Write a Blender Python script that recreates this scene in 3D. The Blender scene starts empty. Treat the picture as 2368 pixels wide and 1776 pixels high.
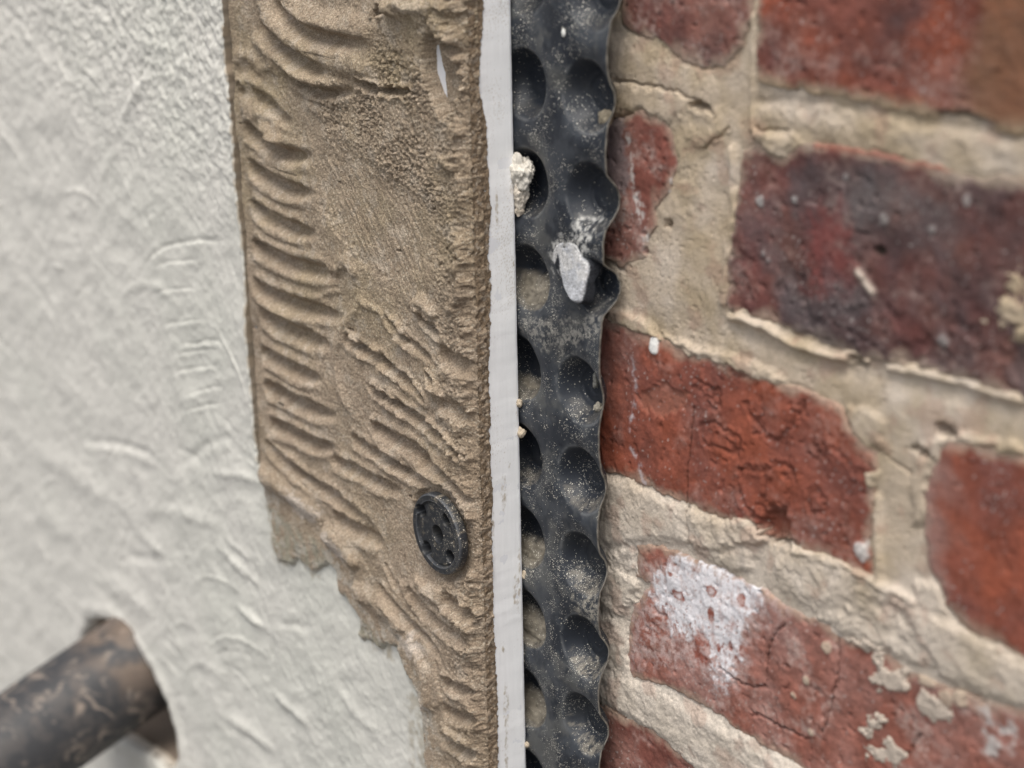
import bpy, math, random
import numpy as np
from mathutils import Matrix, Vector, noise as mnoise

random.seed(5)
scene = bpy.context.scene
COL = scene.collection

# ------------------------------------------------------------------ camera
# wall frame (metres): x along the wall to the right, y into the wall, z up; brick faces lie near y = 0
PW, PH, F = 2368.0, 1776.0, 4150.0
CX, CY = PW / 2, PH / 2
_dl = np.array([-2110 - CX, CY + 528, F]); _dl /= np.linalg.norm(_dl)
_b = (F * F - (CX + 2110) * 250) / (CY + 528)
_dd = np.array([250.0, -_b, F]); _dd /= np.linalg.norm(_dd)
EX, EZ = -_dl, -_dd
EY = np.cross(EZ, EX)
if EY[2] < 0: EY = -EY
R = np.stack([EX, EY, EZ])                       # columns: camera right, up, forward in the wall frame
_d = R @ np.array([1200 - CX, CY - 888, F])
CAM = -_d / np.linalg.norm(_d) * 0.64

def at(px, py, y=0.0):
    """point of the vertical plane y (mm) that the photograph shows at pixel px, py -> (x, z) in mm"""
    d = R @ np.array([px - CX, CY - py, F])
    p = CAM + (y / 1000.0 - CAM[1]) / d[1] * d
    return p[0] * 1000, p[2] * 1000

cam = bpy.data.cameras.new('camera')
cam.sensor_width = 36.0
cam.lens = 36.0 * F / PW
cam.clip_start, cam.clip_end = 0.02, 60.0
cam_o = bpy.data.objects.new('camera', cam); COL.objects.link(cam_o)
rgt, upv, fwd = R[:, 0], R[:, 1], R[:, 2]
cam_o.matrix_world = Matrix(((rgt[0], upv[0], -fwd[0], CAM[0]), (rgt[1], upv[1], -fwd[1], CAM[1]),
                             (rgt[2], upv[2], -fwd[2], CAM[2]), (0, 0, 0, 1)))
scene.camera = cam_o
cam.dof.use_dof = True
cam.dof.focus_distance = 0.628
cam.dof.aperture_fstop = 8.2

# ------------------------------------------------------------------ light
SUN = Vector((0.27, -0.31, 0.91)).normalized()
w = bpy.data.worlds.new('World'); scene.world = w; w.use_nodes = True
nt = w.node_tree
sky = nt.nodes.new('ShaderNodeTexSky'); sky.sky_type = 'NISHITA'; sky.sun_disc = False
sky.sun_elevation = math.asin(SUN.z); sky.sun_rotation = math.atan2(SUN.x, SUN.y)
sky.air_density = 1.0; sky.dust_density = 4.0; sky.ozone_density = 1.0
hs = nt.nodes.new('ShaderNodeHueSaturation'); hs.inputs['Saturation'].default_value = 0.30
bg = nt.nodes['Background']; bg.inputs['Strength'].default_value = 0.125
nt.links.new(sky.outputs[0], hs.inputs['Color']); nt.links.new(hs.outputs[0], bg.inputs['Color'])
sl = bpy.data.lights.new('sun', 'SUN'); sl.energy = 1.45; sl.angle = math.radians(32); sl.color = (1.0, 0.95, 0.86)
so = bpy.data.objects.new('sun', sl); COL.objects.link(so)
so.rotation_euler = SUN.to_track_quat('Z', 'Y').to_euler()
scene.view_settings.view_transform = 'Standard'
scene.view_settings.look = 'None'
scene.view_settings.exposure = 0.62
scene.view_settings.gamma = 1.0
scene.view_settings.use_curve_mapping = False
scene.render.engine = 'CYCLES'
scene.cycles.use_denoising = True
try: scene.cycles.denoiser = 'OPENIMAGEDENOISE'
except Exception: pass
scene.cycles.max_bounces = 6

# ------------------------------------------------------------------ numeric helpers
_rs = np.random.RandomState(11)
_PERM = _rs.permutation(4096)
_ANG = _rs.rand(4096) * 2 * np.pi
_GX, _GZ = np.cos(_ANG), np.sin(_ANG)

def perlin(x, z, seed=0):
    x = np.asarray(x, float); z = np.asarray(z, float)
    xi = np.floor(x).astype(np.int64); zi = np.floor(z).astype(np.int64)
    fx = x - xi; fz = z - zi
    u = fx * fx * fx * (fx * (fx * 6 - 15) + 10); v = fz * fz * fz * (fz * (fz * 6 - 15) + 10)
    def g(i, j, a, b):
        h = _PERM[(_PERM[(i + seed * 131) & 4095] + j) & 4095]
        return _GX[h] * a + _GZ[h] * b
    n0 = g(xi, zi, fx, fz) * (1 - u) + g(xi + 1, zi, fx - 1, fz) * u
    n1 = g(xi, zi + 1, fx, fz - 1) * (1 - u) + g(xi + 1, zi + 1, fx - 1, fz - 1) * u
    return (n0 * (1 - v) + n1 * v) * 1.5

def fbm(x, z, wl, octv=4, seed=0, gain=0.5, lac=2.03):
    a, s, f = 0.0, 1.0, 1.0 / wl
    for k in range(octv):
        a = a + s * perlin(x * f + 17.3 * k, z * f - 9.1 * k, seed + k)
        s *= gain; f *= lac
    return a

def ridged(x, z, wl, octv=3, seed=0):
    a, s, f = 0.0, 1.0, 1.0 / wl
    for k in range(octv):
        a = a + s * (1 - 2.2 * np.abs(perlin(x * f + 5.3 * k, z * f + 3.7 * k, seed + k)))
        s *= 0.5; f *= 2.1
    return a

def ss(a, b, x):
    t = np.clip((x - a) / (b - a), 0, 1)
    return t * t * (3 - 2 * t)

def curve(pts, n=9):
    """Catmull-Rom through the points"""
    p = np.array(pts, float)
    if len(p) < 3: n = 2
    q = np.vstack([2 * p[0] - p[1], p, 2 * p[-1] - p[-2]])
    out = []
    for i in range(1, len(q) - 2):
        for t in np.linspace(0, 1, n, endpoint=False):
            a, b, c, d = q[i - 1], q[i], q[i + 1], q[i + 2]
            out.append(0.5 * (2 * b + (c - a) * t + (2 * a - 5 * b + 4 * c - d) * t * t + (3 * b - a - 3 * c + d) * t ** 3))
    out.append(q[-2])
    return np.array(out)

def window(xs, zs, lo, hi, m):
    i0, i1 = np.searchsorted(xs, [lo[0] - m, hi[0] + m]); j0, j1 = np.searchsorted(zs, [lo[1] - m, hi[1] + m])
    return i0, i1, j0, j1

def line_dist(X, Z, pts):
    """distance to the polyline, position along it 0..1, signed side"""
    p = np.array(pts, float); seg = np.diff(p, axis=0); L = np.hypot(seg[:, 0], seg[:, 1]) + 1e-9
    cum = np.concatenate([[0], np.cumsum(L)])
    best = np.full(X.shape, 1e9); tt = np.zeros(X.shape); sd = np.zeros(X.shape)
    for k in range(len(seg)):
        dx, dz = X - p[k, 0], Z - p[k, 1]
        t = np.clip((dx * seg[k, 0] + dz * seg[k, 1]) / L[k] ** 2, 0, 1)
        ax, az = dx - t * seg[k, 0], dz - t * seg[k, 1]
        d = np.hypot(ax, az); m = d < best
        best = np.where(m, d, best); tt = np.where(m, (cum[k] + t * L[k]) / cum[-1], tt)
        sd = np.where(m, np.sign(seg[k, 0] * dz - seg[k, 1] * dx), sd)
    return best, tt, sd

def poly_sd(X, Z, pts):
    """signed distance to a closed polygon, positive inside"""
    p = np.array(pts, float)
    d, _, _ = line_dist(X, Z, np.vstack([p, p[:1]]))
    ins = np.zeros(X.shape, bool); q = np.roll(p, -1, axis=0)
    for a, b in zip(p, q):
        c = (a[1] > Z) != (b[1] > Z)
        with np.errstate(divide='ignore', invalid='ignore'):
            xi = (b[0] - a[0]) * (Z - a[1]) / (b[1] - a[1] + 1e-12) + a[0]
        ins ^= c & (X < xi)
    return np.where(ins, d, -d)

def axis(*spans):
    """grid lines from (start, stop, step) spans laid end to end"""
    out = [np.arange(a, b, s) for a, b, s in spans]
    return np.append(np.concatenate(out), spans[-1][1])

# ------------------------------------------------------------------ mesh helpers
def link(name, me, mat=None, parent=None, loc=None):
    o = bpy.data.objects.new(name, me); COL.objects.link(o)
    if mat is not None and me is not None: me.materials.append(mat)
    if parent is not None: o.parent = parent
    if loc is not None: o.location = loc
    return o

def raw_mesh(name, V, Q, cols=None, smooth=True, normals=None, dust=None):
    """V (n,3) in mm, Q (m,4) or (m,3) vertex indices"""
    used = np.zeros(len(V), bool); used[Q.ravel()] = True
    remap = np.cumsum(used) - 1
    V = V[used]; Q = remap[Q]
    me = bpy.data.meshes.new(name)
    n, k = Q.shape
    me.vertices.add(len(V)); me.vertices.foreach_set('co', (V / 1000.0).astype(np.float32).ravel())
    me.loops.add(n * k); me.loops.foreach_set('vertex_index', Q.astype(np.int32).ravel())
    me.polygons.add(n); me.polygons.foreach_set('loop_start', np.arange(0, n * k, k, dtype=np.int32))
    me.polygons.foreach_set('loop_total', np.full(n, k, np.int32))
    me.update(calc_edges=True); me.validate()
    me.polygons.foreach_set('use_smooth', np.full(len(me.polygons), smooth))
    if cols is not None:
        c = np.ones((len(V), 4), np.float32); c[:, :3] = cols[used]
        a = me.color_attributes.new('tint', 'FLOAT_COLOR', 'POINT'); a.data.foreach_set('color', c.ravel())
    if dust is not None:
        a = me.attributes.new('dust', 'FLOAT', 'POINT'); a.data.foreach_set('value', dust.ravel()[used].astype(np.float32))
    if normals is not None:
        me.normals_split_custom_set_from_vertices(normals[used].tolist())
    return me

def grid_faces(nx, nz):
    j, i = np.meshgrid(np.arange(nz - 1), np.arange(nx - 1), indexing='ij')
    a = (j * nx + i).ravel()
    return np.stack([a, a + 1, a + 1 + nx, a + nx], 1)

def field_mesh(name, xs, zs, Y, col=None, keep=None, X=None):
    """sheet over the wall plane: Y[z, x] is the y of each grid point (mm); keep: bool per point"""
    X0, Z = np.meshgrid(xs, zs)
    if X is None: X = X0
    V = np.stack([X.ravel(), Y.ravel(), Z.ravel()], 1)
    Q = grid_faces(len(xs), len(zs))
    if keep is not None: Q = Q[keep.ravel()[Q].any(axis=1)]
    return raw_mesh(name, V, Q, None if col is None else col.reshape(-1, 3))

def empty(name, label, cat, group=None, loc=(0, 0, 0)):
    o = bpy.data.objects.new(name, None); COL.objects.link(o); o.location = loc
    o['label'] = label; o['category'] = cat
    if group: o['group'] = group
    return o

def mixc(a, b, t):
    return a * (1 - t[..., None]) + np.asarray(b, float) * t[..., None]

# ------------------------------------------------------------------ materials
def material(name, base=None, rough=0.85, grain=0.12, grain_scale=2600, bump=0.25, bump_scale=1500, spec=0.25, bump_dist=0.0004):
    m = bpy.data.materials.new(name); m.use_nodes = True
    n = m.node_tree.nodes; l = m.node_tree.links; b = n['Principled BSDF']
    b.inputs['Roughness'].default_value = rough; b.inputs['Specular IOR Level'].default_value = spec
    tc = n.new('ShaderNodeTexCoord')
    if base is None:
        src = n.new('ShaderNodeAttribute'); src.attribute_name = 'tint'; csock = src.outputs['Color']
    else:
        src = n.new('ShaderNodeRGB'); src.outputs[0].default_value = (*base, 1); csock = src.outputs[0]
    nz = n.new('ShaderNodeTexNoise'); nz.inputs['Scale'].default_value = grain_scale; nz.inputs['Detail'].default_value = 5
    l.new(tc.outputs['Object'], nz.inputs['Vector'])
    mr = n.new('ShaderNodeMapRange'); mr.inputs['From Min'].default_value = 0.25; mr.inputs['From Max'].default_value = 0.75
    mr.inputs['To Min'].default_value = 1 - grain; mr.inputs['To Max'].default_value = 1 + grain
    l.new(nz.outputs['Fac'], mr.inputs['Value'])
    mx = n.new('ShaderNodeVectorMath'); mx.operation = 'SCALE'
    l.new(csock, mx.inputs[0]); l.new(mr.outputs[0], mx.inputs['Scale'])
    l.new(mx.outputs[0], b.inputs['Base Color'])
    nb = n.new('ShaderNodeTexNoise'); nb.inputs['Scale'].default_value = bump_scale; nb.inputs['Detail'].default_value = 6
    nb.inputs['Roughness'].default_value = 0.65
    l.new(tc.outputs['Object'], nb.inputs['Vector'])
    bp = n.new('ShaderNodeBump'); bp.inputs['Strength'].default_value = bump; bp.inputs['Distance'].default_value = bump_dist
    l.new(nb.outputs['Fac'], bp.inputs['Height']); l.new(bp.outputs[0], b.inputs['Normal'])
    return m

def add_specks(m, col, layers):
    """grains of dust: small random dots, more of them where the 'dust' attribute is high"""
    n, l = m.node_tree.nodes, m.node_tree.links; b = n['Principled BSDF']
    src = b.inputs['Base Color'].links[0].from_socket
    at_ = n.new('ShaderNodeAttribute'); at_.attribute_name = 'dust'; tc = n.new('ShaderNodeTexCoord')
    rough = None
    for sc, r, k in layers:
        vo = n.new('ShaderNodeTexVoronoi'); vo.inputs['Scale'].default_value = sc
        l.new(tc.outputs['Object'], vo.inputs['Vector'])
        sx = n.new('ShaderNodeSeparateColor'); l.new(vo.outputs['Color'], sx.inputs[0])
        th = n.new('ShaderNodeMath'); th.operation = 'MULTIPLY'; th.inputs[1].default_value = k; l.new(at_.outputs['Fac'], th.inputs[0])
        on = n.new('ShaderNodeMath'); on.operation = 'LESS_THAN'; l.new(sx.outputs[0], on.inputs[0]); l.new(th.outputs[0], on.inputs[1])
        rr = n.new('ShaderNodeMath'); rr.operation = 'MULTIPLY'; rr.inputs[1].default_value = r; l.new(sx.outputs[1], rr.inputs[0])
        ds = n.new('ShaderNodeMath'); ds.operation = 'LESS_THAN'; l.new(vo.outputs['Distance'], ds.inputs[0]); l.new(rr.outputs[0], ds.inputs[1])
        mm = n.new('ShaderNodeMath'); mm.operation = 'MULTIPLY'; l.new(on.outputs[0], mm.inputs[0]); l.new(ds.outputs[0], mm.inputs[1])
        mx = n.new('ShaderNodeMix'); mx.data_type = 'RGBA'; mx.inputs[7].default_value = (*col, 1)
        l.new(mm.outputs[0], mx.inputs[0]); l.new(src, mx.inputs[6]); src = mx.outputs[2]
    l.new(src, b.inputs['Base Color'])

M_adh = material('adhesive_mortar', rough=0.92, grain=0.5, grain_scale=1700, bump=1.0, bump_scale=1500, spec=0.12, bump_dist=0.0011)
M_coat = material('render_finish', rough=0.8, grain=0.03, grain_scale=900, bump=0.35, bump_scale=1100, spec=0.2, bump_dist=0.0003)
M_board = material('white_board', rough=0.7, grain=0.02, bump=0.12, spec=0.25, bump_dist=0.0002)
M_brick = material('brick_clay', rough=0.9, grain=0.2, grain_scale=1800, bump=0.6, bump_scale=1300, spec=0.15, bump_dist=0.0004)
M_mortar = material('joint_mortar', rough=0.95, grain=0.26, grain_scale=2000, bump=0.7, bump_scale=1500, spec=0.1, bump_dist=0.0005)
M_mem = material('black_plastic', rough=0.48, grain=0.15, bump=0.1, spec=0.38, bump_dist=0.0002)
M_fix = material('black_nylon', rough=0.5, grain=0.2, bump=0.25, spec=0.4, bump_dist=0.0002)
M_pipe = material('grey_pipe_plastic', rough=0.55, grain=0.12, grain_scale=700, bump=0.15, spec=0.35)
add_specks(M_mem, (0.55, 0.52, 0.45), ((3200, 0.45, 0.55), (1800, 0.42, 0.4), (900, 0.34, 0.10)))
add_specks(M_fix, (0.5, 0.45, 0.37), ((3200, 0.45, 0.5), (1800, 0.42, 0.4), (1000, 0.36, 0.10)))
M_dark = material('cavity_fill', base=(0.24, 0.19, 0.15), rough=1.0)
M_ground = material('paving', base=(0.11, 0.105, 0.10), rough=0.9, grain=0.3, grain_scale=60, bump=0.3, bump_scale=200)

# ------------------------------------------------------------------ ground in front of the wall
g = raw_mesh('ground', np.array([[-6000, -9000, -900], [6000, -9000, -900], [6000, 400, -900], [-6000, 400, -900]], float), np.array([[0, 1, 2, 3]]), smooth=False)
go = link('ground', g, M_ground); go['kind'] = 'structure'

# ================================================================== BRICK WALL
def z7(*p): return [at(1380 + .4822 * u, .4822 * v) for u, v in p]
def z8(*p): return [at(1380 + .6488 * u, 700 + .6488 * v) for u, v in p]

wall = empty('brick_wall', 'old red brick wall with smeared lime mortar joints to the right of the black sheet', 'wall')

RED = np.array((0.20, 0.074, 0.057)); PALE = np.array((0.27, 0.135, 0.11)); DARK = np.array((0.080, 0.052, 0.052))
ORANGE = np.array((0.275, 0.080, 0.047)); OCHRE = np.array((0.205, 0.112, 0.065)); LIME = np.array((0.60, 0.57, 0.54))
MORT = np.array((0.50, 0.41, 0.315)); MORT_PALE = np.array((0.60, 0.515, 0.43)); MORT_OLIVE = np.array((0.40, 0.315, 0.21))

def brick_colour(X, Z, seed, base, second, dark=0.0, lime=0.35):
    n1 = fbm(X, Z, 28, 4, seed); n2 = fbm(X, Z, 9, 4, seed + 7); n3 = fbm(X, Z, 2.2, 3, seed + 13)
    c = np.broadcast_to(base, X.shape + (3,)) * np.ones(X.shape + (1,))
    c = mixc(c, second, np.clip(0.4 + 0.9 * n1, 0, 1))
    if dark: c = mixc(c, DARK, np.clip(dark + 0.9 * fbm(X, Z, 34, 4, seed + 21) + 0.25 * n2, 0, 0.92))
    c = c * (1 + 0.22 * n2 + 0.16 * n3)[..., None]
    bloom = np.clip(fbm(X, Z, 20, 5, seed + 31, gain=0.65) - 0.05, 0, 1) * lime
    c = mixc(c, (0.46, 0.36, 0.32), np.clip(bloom * (0.8 + n3), 0, 0.65))
    sp = ss(0.62, 0.8, perlin(X / 1.1, Z / 1.1, seed + 41) + 0.2 * n1)
    c = mixc(c, LIME * 0.9, sp * 0.5)
    return np.clip(c, 0.01, 0.9)

OUTLINES = []
def make_brick(outline, seed, base=RED, second=PALE, dark=0.0, lime=0.35, step=0.5, rough=1.0, proud=0.0, extra=None, label=None):
    p = np.array(outline); lo, hi = p.min(0) - 3, p.max(0) + 3
    xs = axis((lo[0], hi[0], step)); zs = axis((lo[1], hi[1], step))
    X, Z = np.meshgrid(xs, zs)
    jx = X + 0.9 * fbm(X, Z, 5, 3, seed + 3); jz = Z + 0.9 * fbm(X, Z, 5, 3, seed + 4)
    d = poly_sd(jx, jz, p)
    h = 7.0 * (ss(-1.1, 0.35, d) - 1) + 0.25 * (ss(0.3, 3, d) - 1)
    h += rough * (0.55 * fbm(X, Z, 22, 3, seed + 51) + 0.22 * fbm(X, Z, 6, 3, seed + 52) + 0.10 * fbm(X, Z, 1.8, 3, seed + 53))
    pit = ss(0.52, 0.75, perlin(X / 2.6, Z / 2.6, seed + 60) + 0.25 * fbm(X, Z, 14, 2, seed + 61))
    h -= 0.6 * pit * rough
    h += proud
    c = brick_colour(X, Z, seed, base, second, dark, lime)
    edge_w = 4.0 + 3.6 * fbm(X, Z, 9, 4, seed + 70)
    c = mixc(c, MORT * 0.85, 0.62 * (1 - ss(0.0, np.maximum(edge_w, 0.6), d)))
    if extra: h, c = extra(X, Z, d, h, c)
    OUTLINES.append((p, seed))
    me = field_mesh('brick', xs, zs, -h, c, keep=d > -1.9)
    o = link('brick', me, M_brick, wall)
    if label: o['label'] = label
    # the body behind the face, set back inside the wall
    return o

def groove(X, Z, h, pts, wd, dep, jit=0.5, seed=1):
    p = curve(pts); lo, hi = p.min(0), p.max(0)
    d, t, _ = line_dist(X + jit * fbm(X, Z, 2.5, 3, seed), Z + jit * fbm(X, Z, 2.5, 3, seed + 1), p)
    return h - dep * np.exp(-(d / wd) ** 2), d

def ellipse_mask(X, Z, c, a, b, seed, jit=0.35):
    q = np.hypot((X - c[0]) / a, (Z - c[1]) / b) + jit * fbm(X, Z, 2.5, 3, seed)
    return 1 - ss(0.85, 1.1, q)

def patch(X, Z, pts, seed, soft=1.2, jit=1.6):
    d = poly_sd(X + jit * fbm(X, Z, 4, 4, seed, gain=0.65), Z + jit * fbm(X, Z, 4, 4, seed + 1, gain=0.65), pts)
    return ss(-soft, soft, d)

# --- upper row
def ex_b1b(X, Z, d, h, c):
    c = mixc(c, OCHRE, 0.75 * ss(0, 14, X - at(2190, 100)[0] + 7 * fbm(X, Z, 18, 3, 5)))
    c = mixc(c, MORT_OLIVE, 0.75 * (1 - ss(0, 7, d + 4 * fbm(X, Z, 9, 3, 6) - 1)) * ss(0.0, 6, 128 - Z))
    cc = z7((1760, 585))[0]; m = ellipse_mask(X, Z, cc, 9, 2.4, 8)
    return h - 3.5 * m, mixc(c, (0.03, 0.018, 0.012), 0.8 * m)
make_brick(z7((100, -330), (110, 120), (210, 170), (330, 215), (400, 290), (520, 335), (620, 320), (690, 220), (745, 100), (752, 0), (752, -330)), 101, RED, PALE, dark=0.12, lime=0.5)
make_brick(z7((775, -360), (768, 90), (762, 250), (770, 395), (900, 430), (1100, 460), (1300, 500), (1550, 560), (1700, 590), (1830, 625), (2049, 650), (2500, 720), (2900, 760), (2900, -330)), 102, RED, ORANGE, dark=0.15, lime=0.35, extra=ex_b1b)
# --- second row
def ex_b2a(X, Z, d, h, c):
    g_ = patch(X, Z, z7((20, 560), (110, 560), (130, 650), (150, 800), (160, 900), (90, 950), (20, 900)), 14)
    c = mixc(c, (0.24, 0.20, 0.20), 0.75 * g_)
    for i, pts in enumerate(([(150, 640), (170, 850), (230, 1150)], [(200, 930), (225, 1020), (245, 1170)], [(360, 860), (350, 920)])):
        dd, _, _ = line_dist(X + fbm(X, Z, 3, 3, 15), Z, z7(*pts))
        c = mixc(c, LIME, 0.8 * np.exp(-(dd / 0.8) ** 2) * ss(-0.2, 0.3, fbm(X, Z, 3, 3, 16 + i)))
    cc = z7((270, 1215))[0]; h = h - 2.5 * ellipse_mask(X, Z, cc, 5, 1.8, 18)
    return h, c
make_brick(z7((-40, 540), (40, 560), (130, 560), (210, 530), (330, 590), (378, 680), (388, 800), (355, 920), (285, 1000), (290, 1080), (240, 1180), (270, 1230), (110, 1290), (50, 1250), (-40, 1200)), 103, RED, PALE, lime=0.75, extra=ex_b2a, label='short red brick end with mortar feathered over its right side')
def ex_b2b(X, Z, d, h, c):
    red = patch(X, Z, z7((1020, 1020), (1190, 1000), (1230, 1380), (1040, 1400)), 24, soft=5, jit=4)
    c = mixc(c, (0.20, 0.055, 0.05), 0.7 * red)
    for u, v, s in ((785, 965, 1.5), (950, 960, 1.1), (1775, 960, 1.3), (1195, 850, 0.9), (800, 1215, 0.9), (820, 1245, 0.7), (1380, 1055, 1.6), (1610, 1100, 1.0), (1660, 1635, 1.7)):
        m = ellipse_mask(X, Z, z7((u, v))[0], s, s * 1.1, u); h = h + 0.4 * m; c = mixc(c, LIME * 0.8, (0.85 if u in (950, 785) else 0.5) * m)
    m = ellipse_mask(X, Z, z7((1352, 1205))[0], 1.9, 1.7, 77); h = h - 2 * m; c = mixc(c, (0.04, 0.04, 0.03), 0.7 * m)
    dd, _, _ = line_dist(X, Z, z7((1255, 1305), (1320, 1400))); m = np.exp(-(dd / 1.1) ** 2); h = h + 0.9 * m; c = mixc(c, MORT_PALE, 0.9 * m)
    for i, pts in enumerate(([(1180, 860), (1195, 1090)], [(970, 975), (1230, 985)])):
        dd, _, _ = line_dist(X, Z, z7(*pts)); c = mixc(c, (0.36, 0.27, 0.26), 0.5 * np.exp(-(dd / 0.5) ** 2) * ss(-.2, .3, fbm(X, Z, 4, 3, 81 + i)))
    gl = patch(X, Z, z7((1180, 820), (1420, 800), (1560, 1000), (1300, 1090), (1190, 1000)), 91, soft=6)
    c = mixc(c, (0.13, 0.125, 0.125), 0.5 * gl)
    c = mixc(c, (0.115, 0.105, 0.11), 0.45 * ss(0.0, 0.6, fbm(X, Z, 26, 4, 93)))
    # worn hollows along the lower edge
    h = h - 0.8 * ss(0.1, 0.5, fbm(X, Z, 9, 3, 92)) * ss(0, 10, 78 - Z)
    top, _, _ = line_dist(X, Z, z7((1050, 695), (1300, 728), (1480, 765), (1680, 805)))
    c = mixc(c, (0.28, 0.075, 0.05), 0.6 * np.exp(-(top / 1.2) ** 2))
    return h, c
make_brick(z7((690, 730), (740, 690), (880, 750), (960, 680), (1100, 690), (1300, 722), (1480, 762), (1650, 800), (1780, 850), (1900, 840), (2100, 880), (2500, 960), (2900, 1040), (2900, 2300)) +
           z8((1700, 410), (1500, 345), (1260, 265), (1050, 215), (960, 205), (720, 120), (650, 80), (470, 30)) +
           z7((610, 1450), (610, 1300), (640, 1150), (660, 1000), (680, 800)), 104, (0.165, 0.062, 0.054), PALE * 0.7, dark=0.55, lime=0.32, extra=ex_b2b, label='dark burnt purple brick with pale flecks')
# --- third row: the brick with crumbled marks
def ex_b3a(X, Z, d, h, c):
    marks = [[(370, 440), (420, 430), (480, 470), (510, 490), (490, 535), (420, 510), (385, 500), (370, 440)],
             [(530, 350), (545, 400), (580, 450), (630, 490), (680, 460), (705, 410), (740, 370)],
             [(510, 600), (505, 660), (530, 730), (575, 770)], [(590, 590), (600, 620), (590, 700), (580, 760)],
             [(510, 598), (550, 590), (590, 600), (640, 575), (690, 590), (695, 640), (675, 740)],
             [(755, 680), (785, 665), (805, 690), (820, 720), (795, 750), (760, 735), (755, 680)],
             [(770, 490), (790, 540), (830, 575)], [(380, 290), (430, 330), (440, 370), (400, 375)], [(840, 520), (890, 560), (930, 610), (985, 590)], [(880, 800), (900, 700), (920, 640)]]
    for i, mk in enumerate(marks):
        h, dd = groove(X, Z, h, z8(*mk), 0.75, 0.6 if i < 6 else 0.4, 1.1, 200 + i)
        h = h + 0.25 * np.exp(-((dd - 1.6) / 0.8) ** 2)
        c = mixc(c, (0.13, 0.05, 0.036), 0.4 * np.exp(-(dd / 0.7) ** 2) * ss(-0.5, 0.3, fbm(X, Z, 4, 3, 240 + i)))
    for u, v, a in ((570, 440, 3), (725, 380, 3), (690, 610, 2.5), (490, 520, 2.8), (790, 530, 3.2), (415, 335, 3.4), (500, 240, 3.4), (360, 290, 2.5)):
        m = ellipse_mask(X, Z, z8((u, v))[0], a, a, u + 3, 0.8); h = h + m * (0.8 * fbm(X, Z, 1.6, 3, u) - 0.5)
        c = mixc(c, (0.17, 0.062, 0.045), 0.5 * m)
    dd, _, _ = line_dist(X + 0.35 * fbm(X, Z, 4, 4, 6), Z, z8((345, 370), (335, 480), (322, 600), (320, 740)))
    h = h - 1.8 * np.exp(-(dd / 0.22) ** 2); c = mixc(c, (0.03, 0.015, 0.01), 0.9 * np.exp(-(dd / 0.26) ** 2))
    # chipped hollow at the lower edge
    m = patch(X, Z, z8((600, 750), (640, 725), (670, 745), (680, 800), (690, 860), (600, 850), (575, 800)), 231, soft=1.4)
    h = h - 4.5 * m; c = mixc(c, (0.17, 0.065, 0.045), 0.6 * m)
    # scaled skin at the left end
    m = patch(X, Z, z8((140, 330), (230, 290), (330, 320), (320, 380), (240, 400), (170, 390)), 233, soft=0.7)
    h = h - 0.7 * m; c = mixc(c, (0.36, 0.17, 0.12), 0.35 * m)
    for i, pts in enumerate(([(125, 200), (140, 330), (120, 460)], [(120, 520), (150, 580), (170, 645)])):
        dd, _, _ = line_dist(X + 1.2 * fbm(X, Z, 4, 4, 16), Z, z8(*pts))
        c = mixc(c, (0.5, 0.45, 0.47), 0.75 * np.exp(-(dd / 0.8) ** 2) * ss(-0.2, 0.3, fbm(X, Z, 3, 3, 36 + i)))
    m = ellipse_mask(X, Z, z8((205, 150))[0], 2.0, 3.2, 44, 0.2); h = h + 0.6 * m; c = mixc(c, (0.72, 0.71, 0.68), m)
    m = ellipse_mask(X, Z, z8((945, 890))[0], 3.0, 3.0, 45, 0.25); h = h + 0.7 * m; c = mixc(c, LIME, 0.85 * m)
    dd, _, _ = line_dist(X, Z, z8((945, 890), (965, 855))); m = np.exp(-(dd / 0.8) ** 2); h = h + 0.5 * m; c = mixc(c, LIME, 0.8 * m)
    gl = np.clip(1 - (X - 46) / 22, 0, 1) * ss(-4, 20, Z + 6 * fbm(X, Z, 9, 3, 9)); c = mixc(c, (0.26, 0.15, 0.135), 0.5 * gl)
    return h, c
make_brick(z8((-60, 45), (10, 60), (60, 65), (200, 115), (250, 140), (330, 180), (480, 220), (560, 260), (700, 300), (830, 345), (880, 390), (900, 450), (940, 500), (990, 530), (1000, 590), (985, 700), (975, 850), (985, 985), (920, 965), (860, 925), (720, 880), (690, 850), (600, 850), (560, 790), (500, 775), (450, 775), (340, 730), (310, 720), (180, 655), (20, 600), (-60, 570)), 105, ORANGE, RED, lime=0.22, extra=ex_b3a, label='orange red brick with crumbled curved marks and a vertical crack')
def ex_b3b(X, Z, d, h, c):
    return h, mixc(c, (0.30, 0.20, 0.18), 0.6 * (1 - ss(0, 14, X - at(2140, 1250)[0] + 6 * fbm(X, Z, 12, 3, 3))))
make_brick(z8((1250, 490), (1350, 510), (1523, 550), (1900, 640), (2300, 740), (2300, 1800), (1523, 1280), (1440, 1220), (1330, 1180), (1280, 1130), (1240, 1080), (1220, 1000), (1180, 960), (1160, 800), (1165, 650), (1190, 580), (1220, 530)), 106, ORANGE, RED, dark=0.0, lime=0.12, rough=0.7, extra=ex_b3b)
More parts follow.
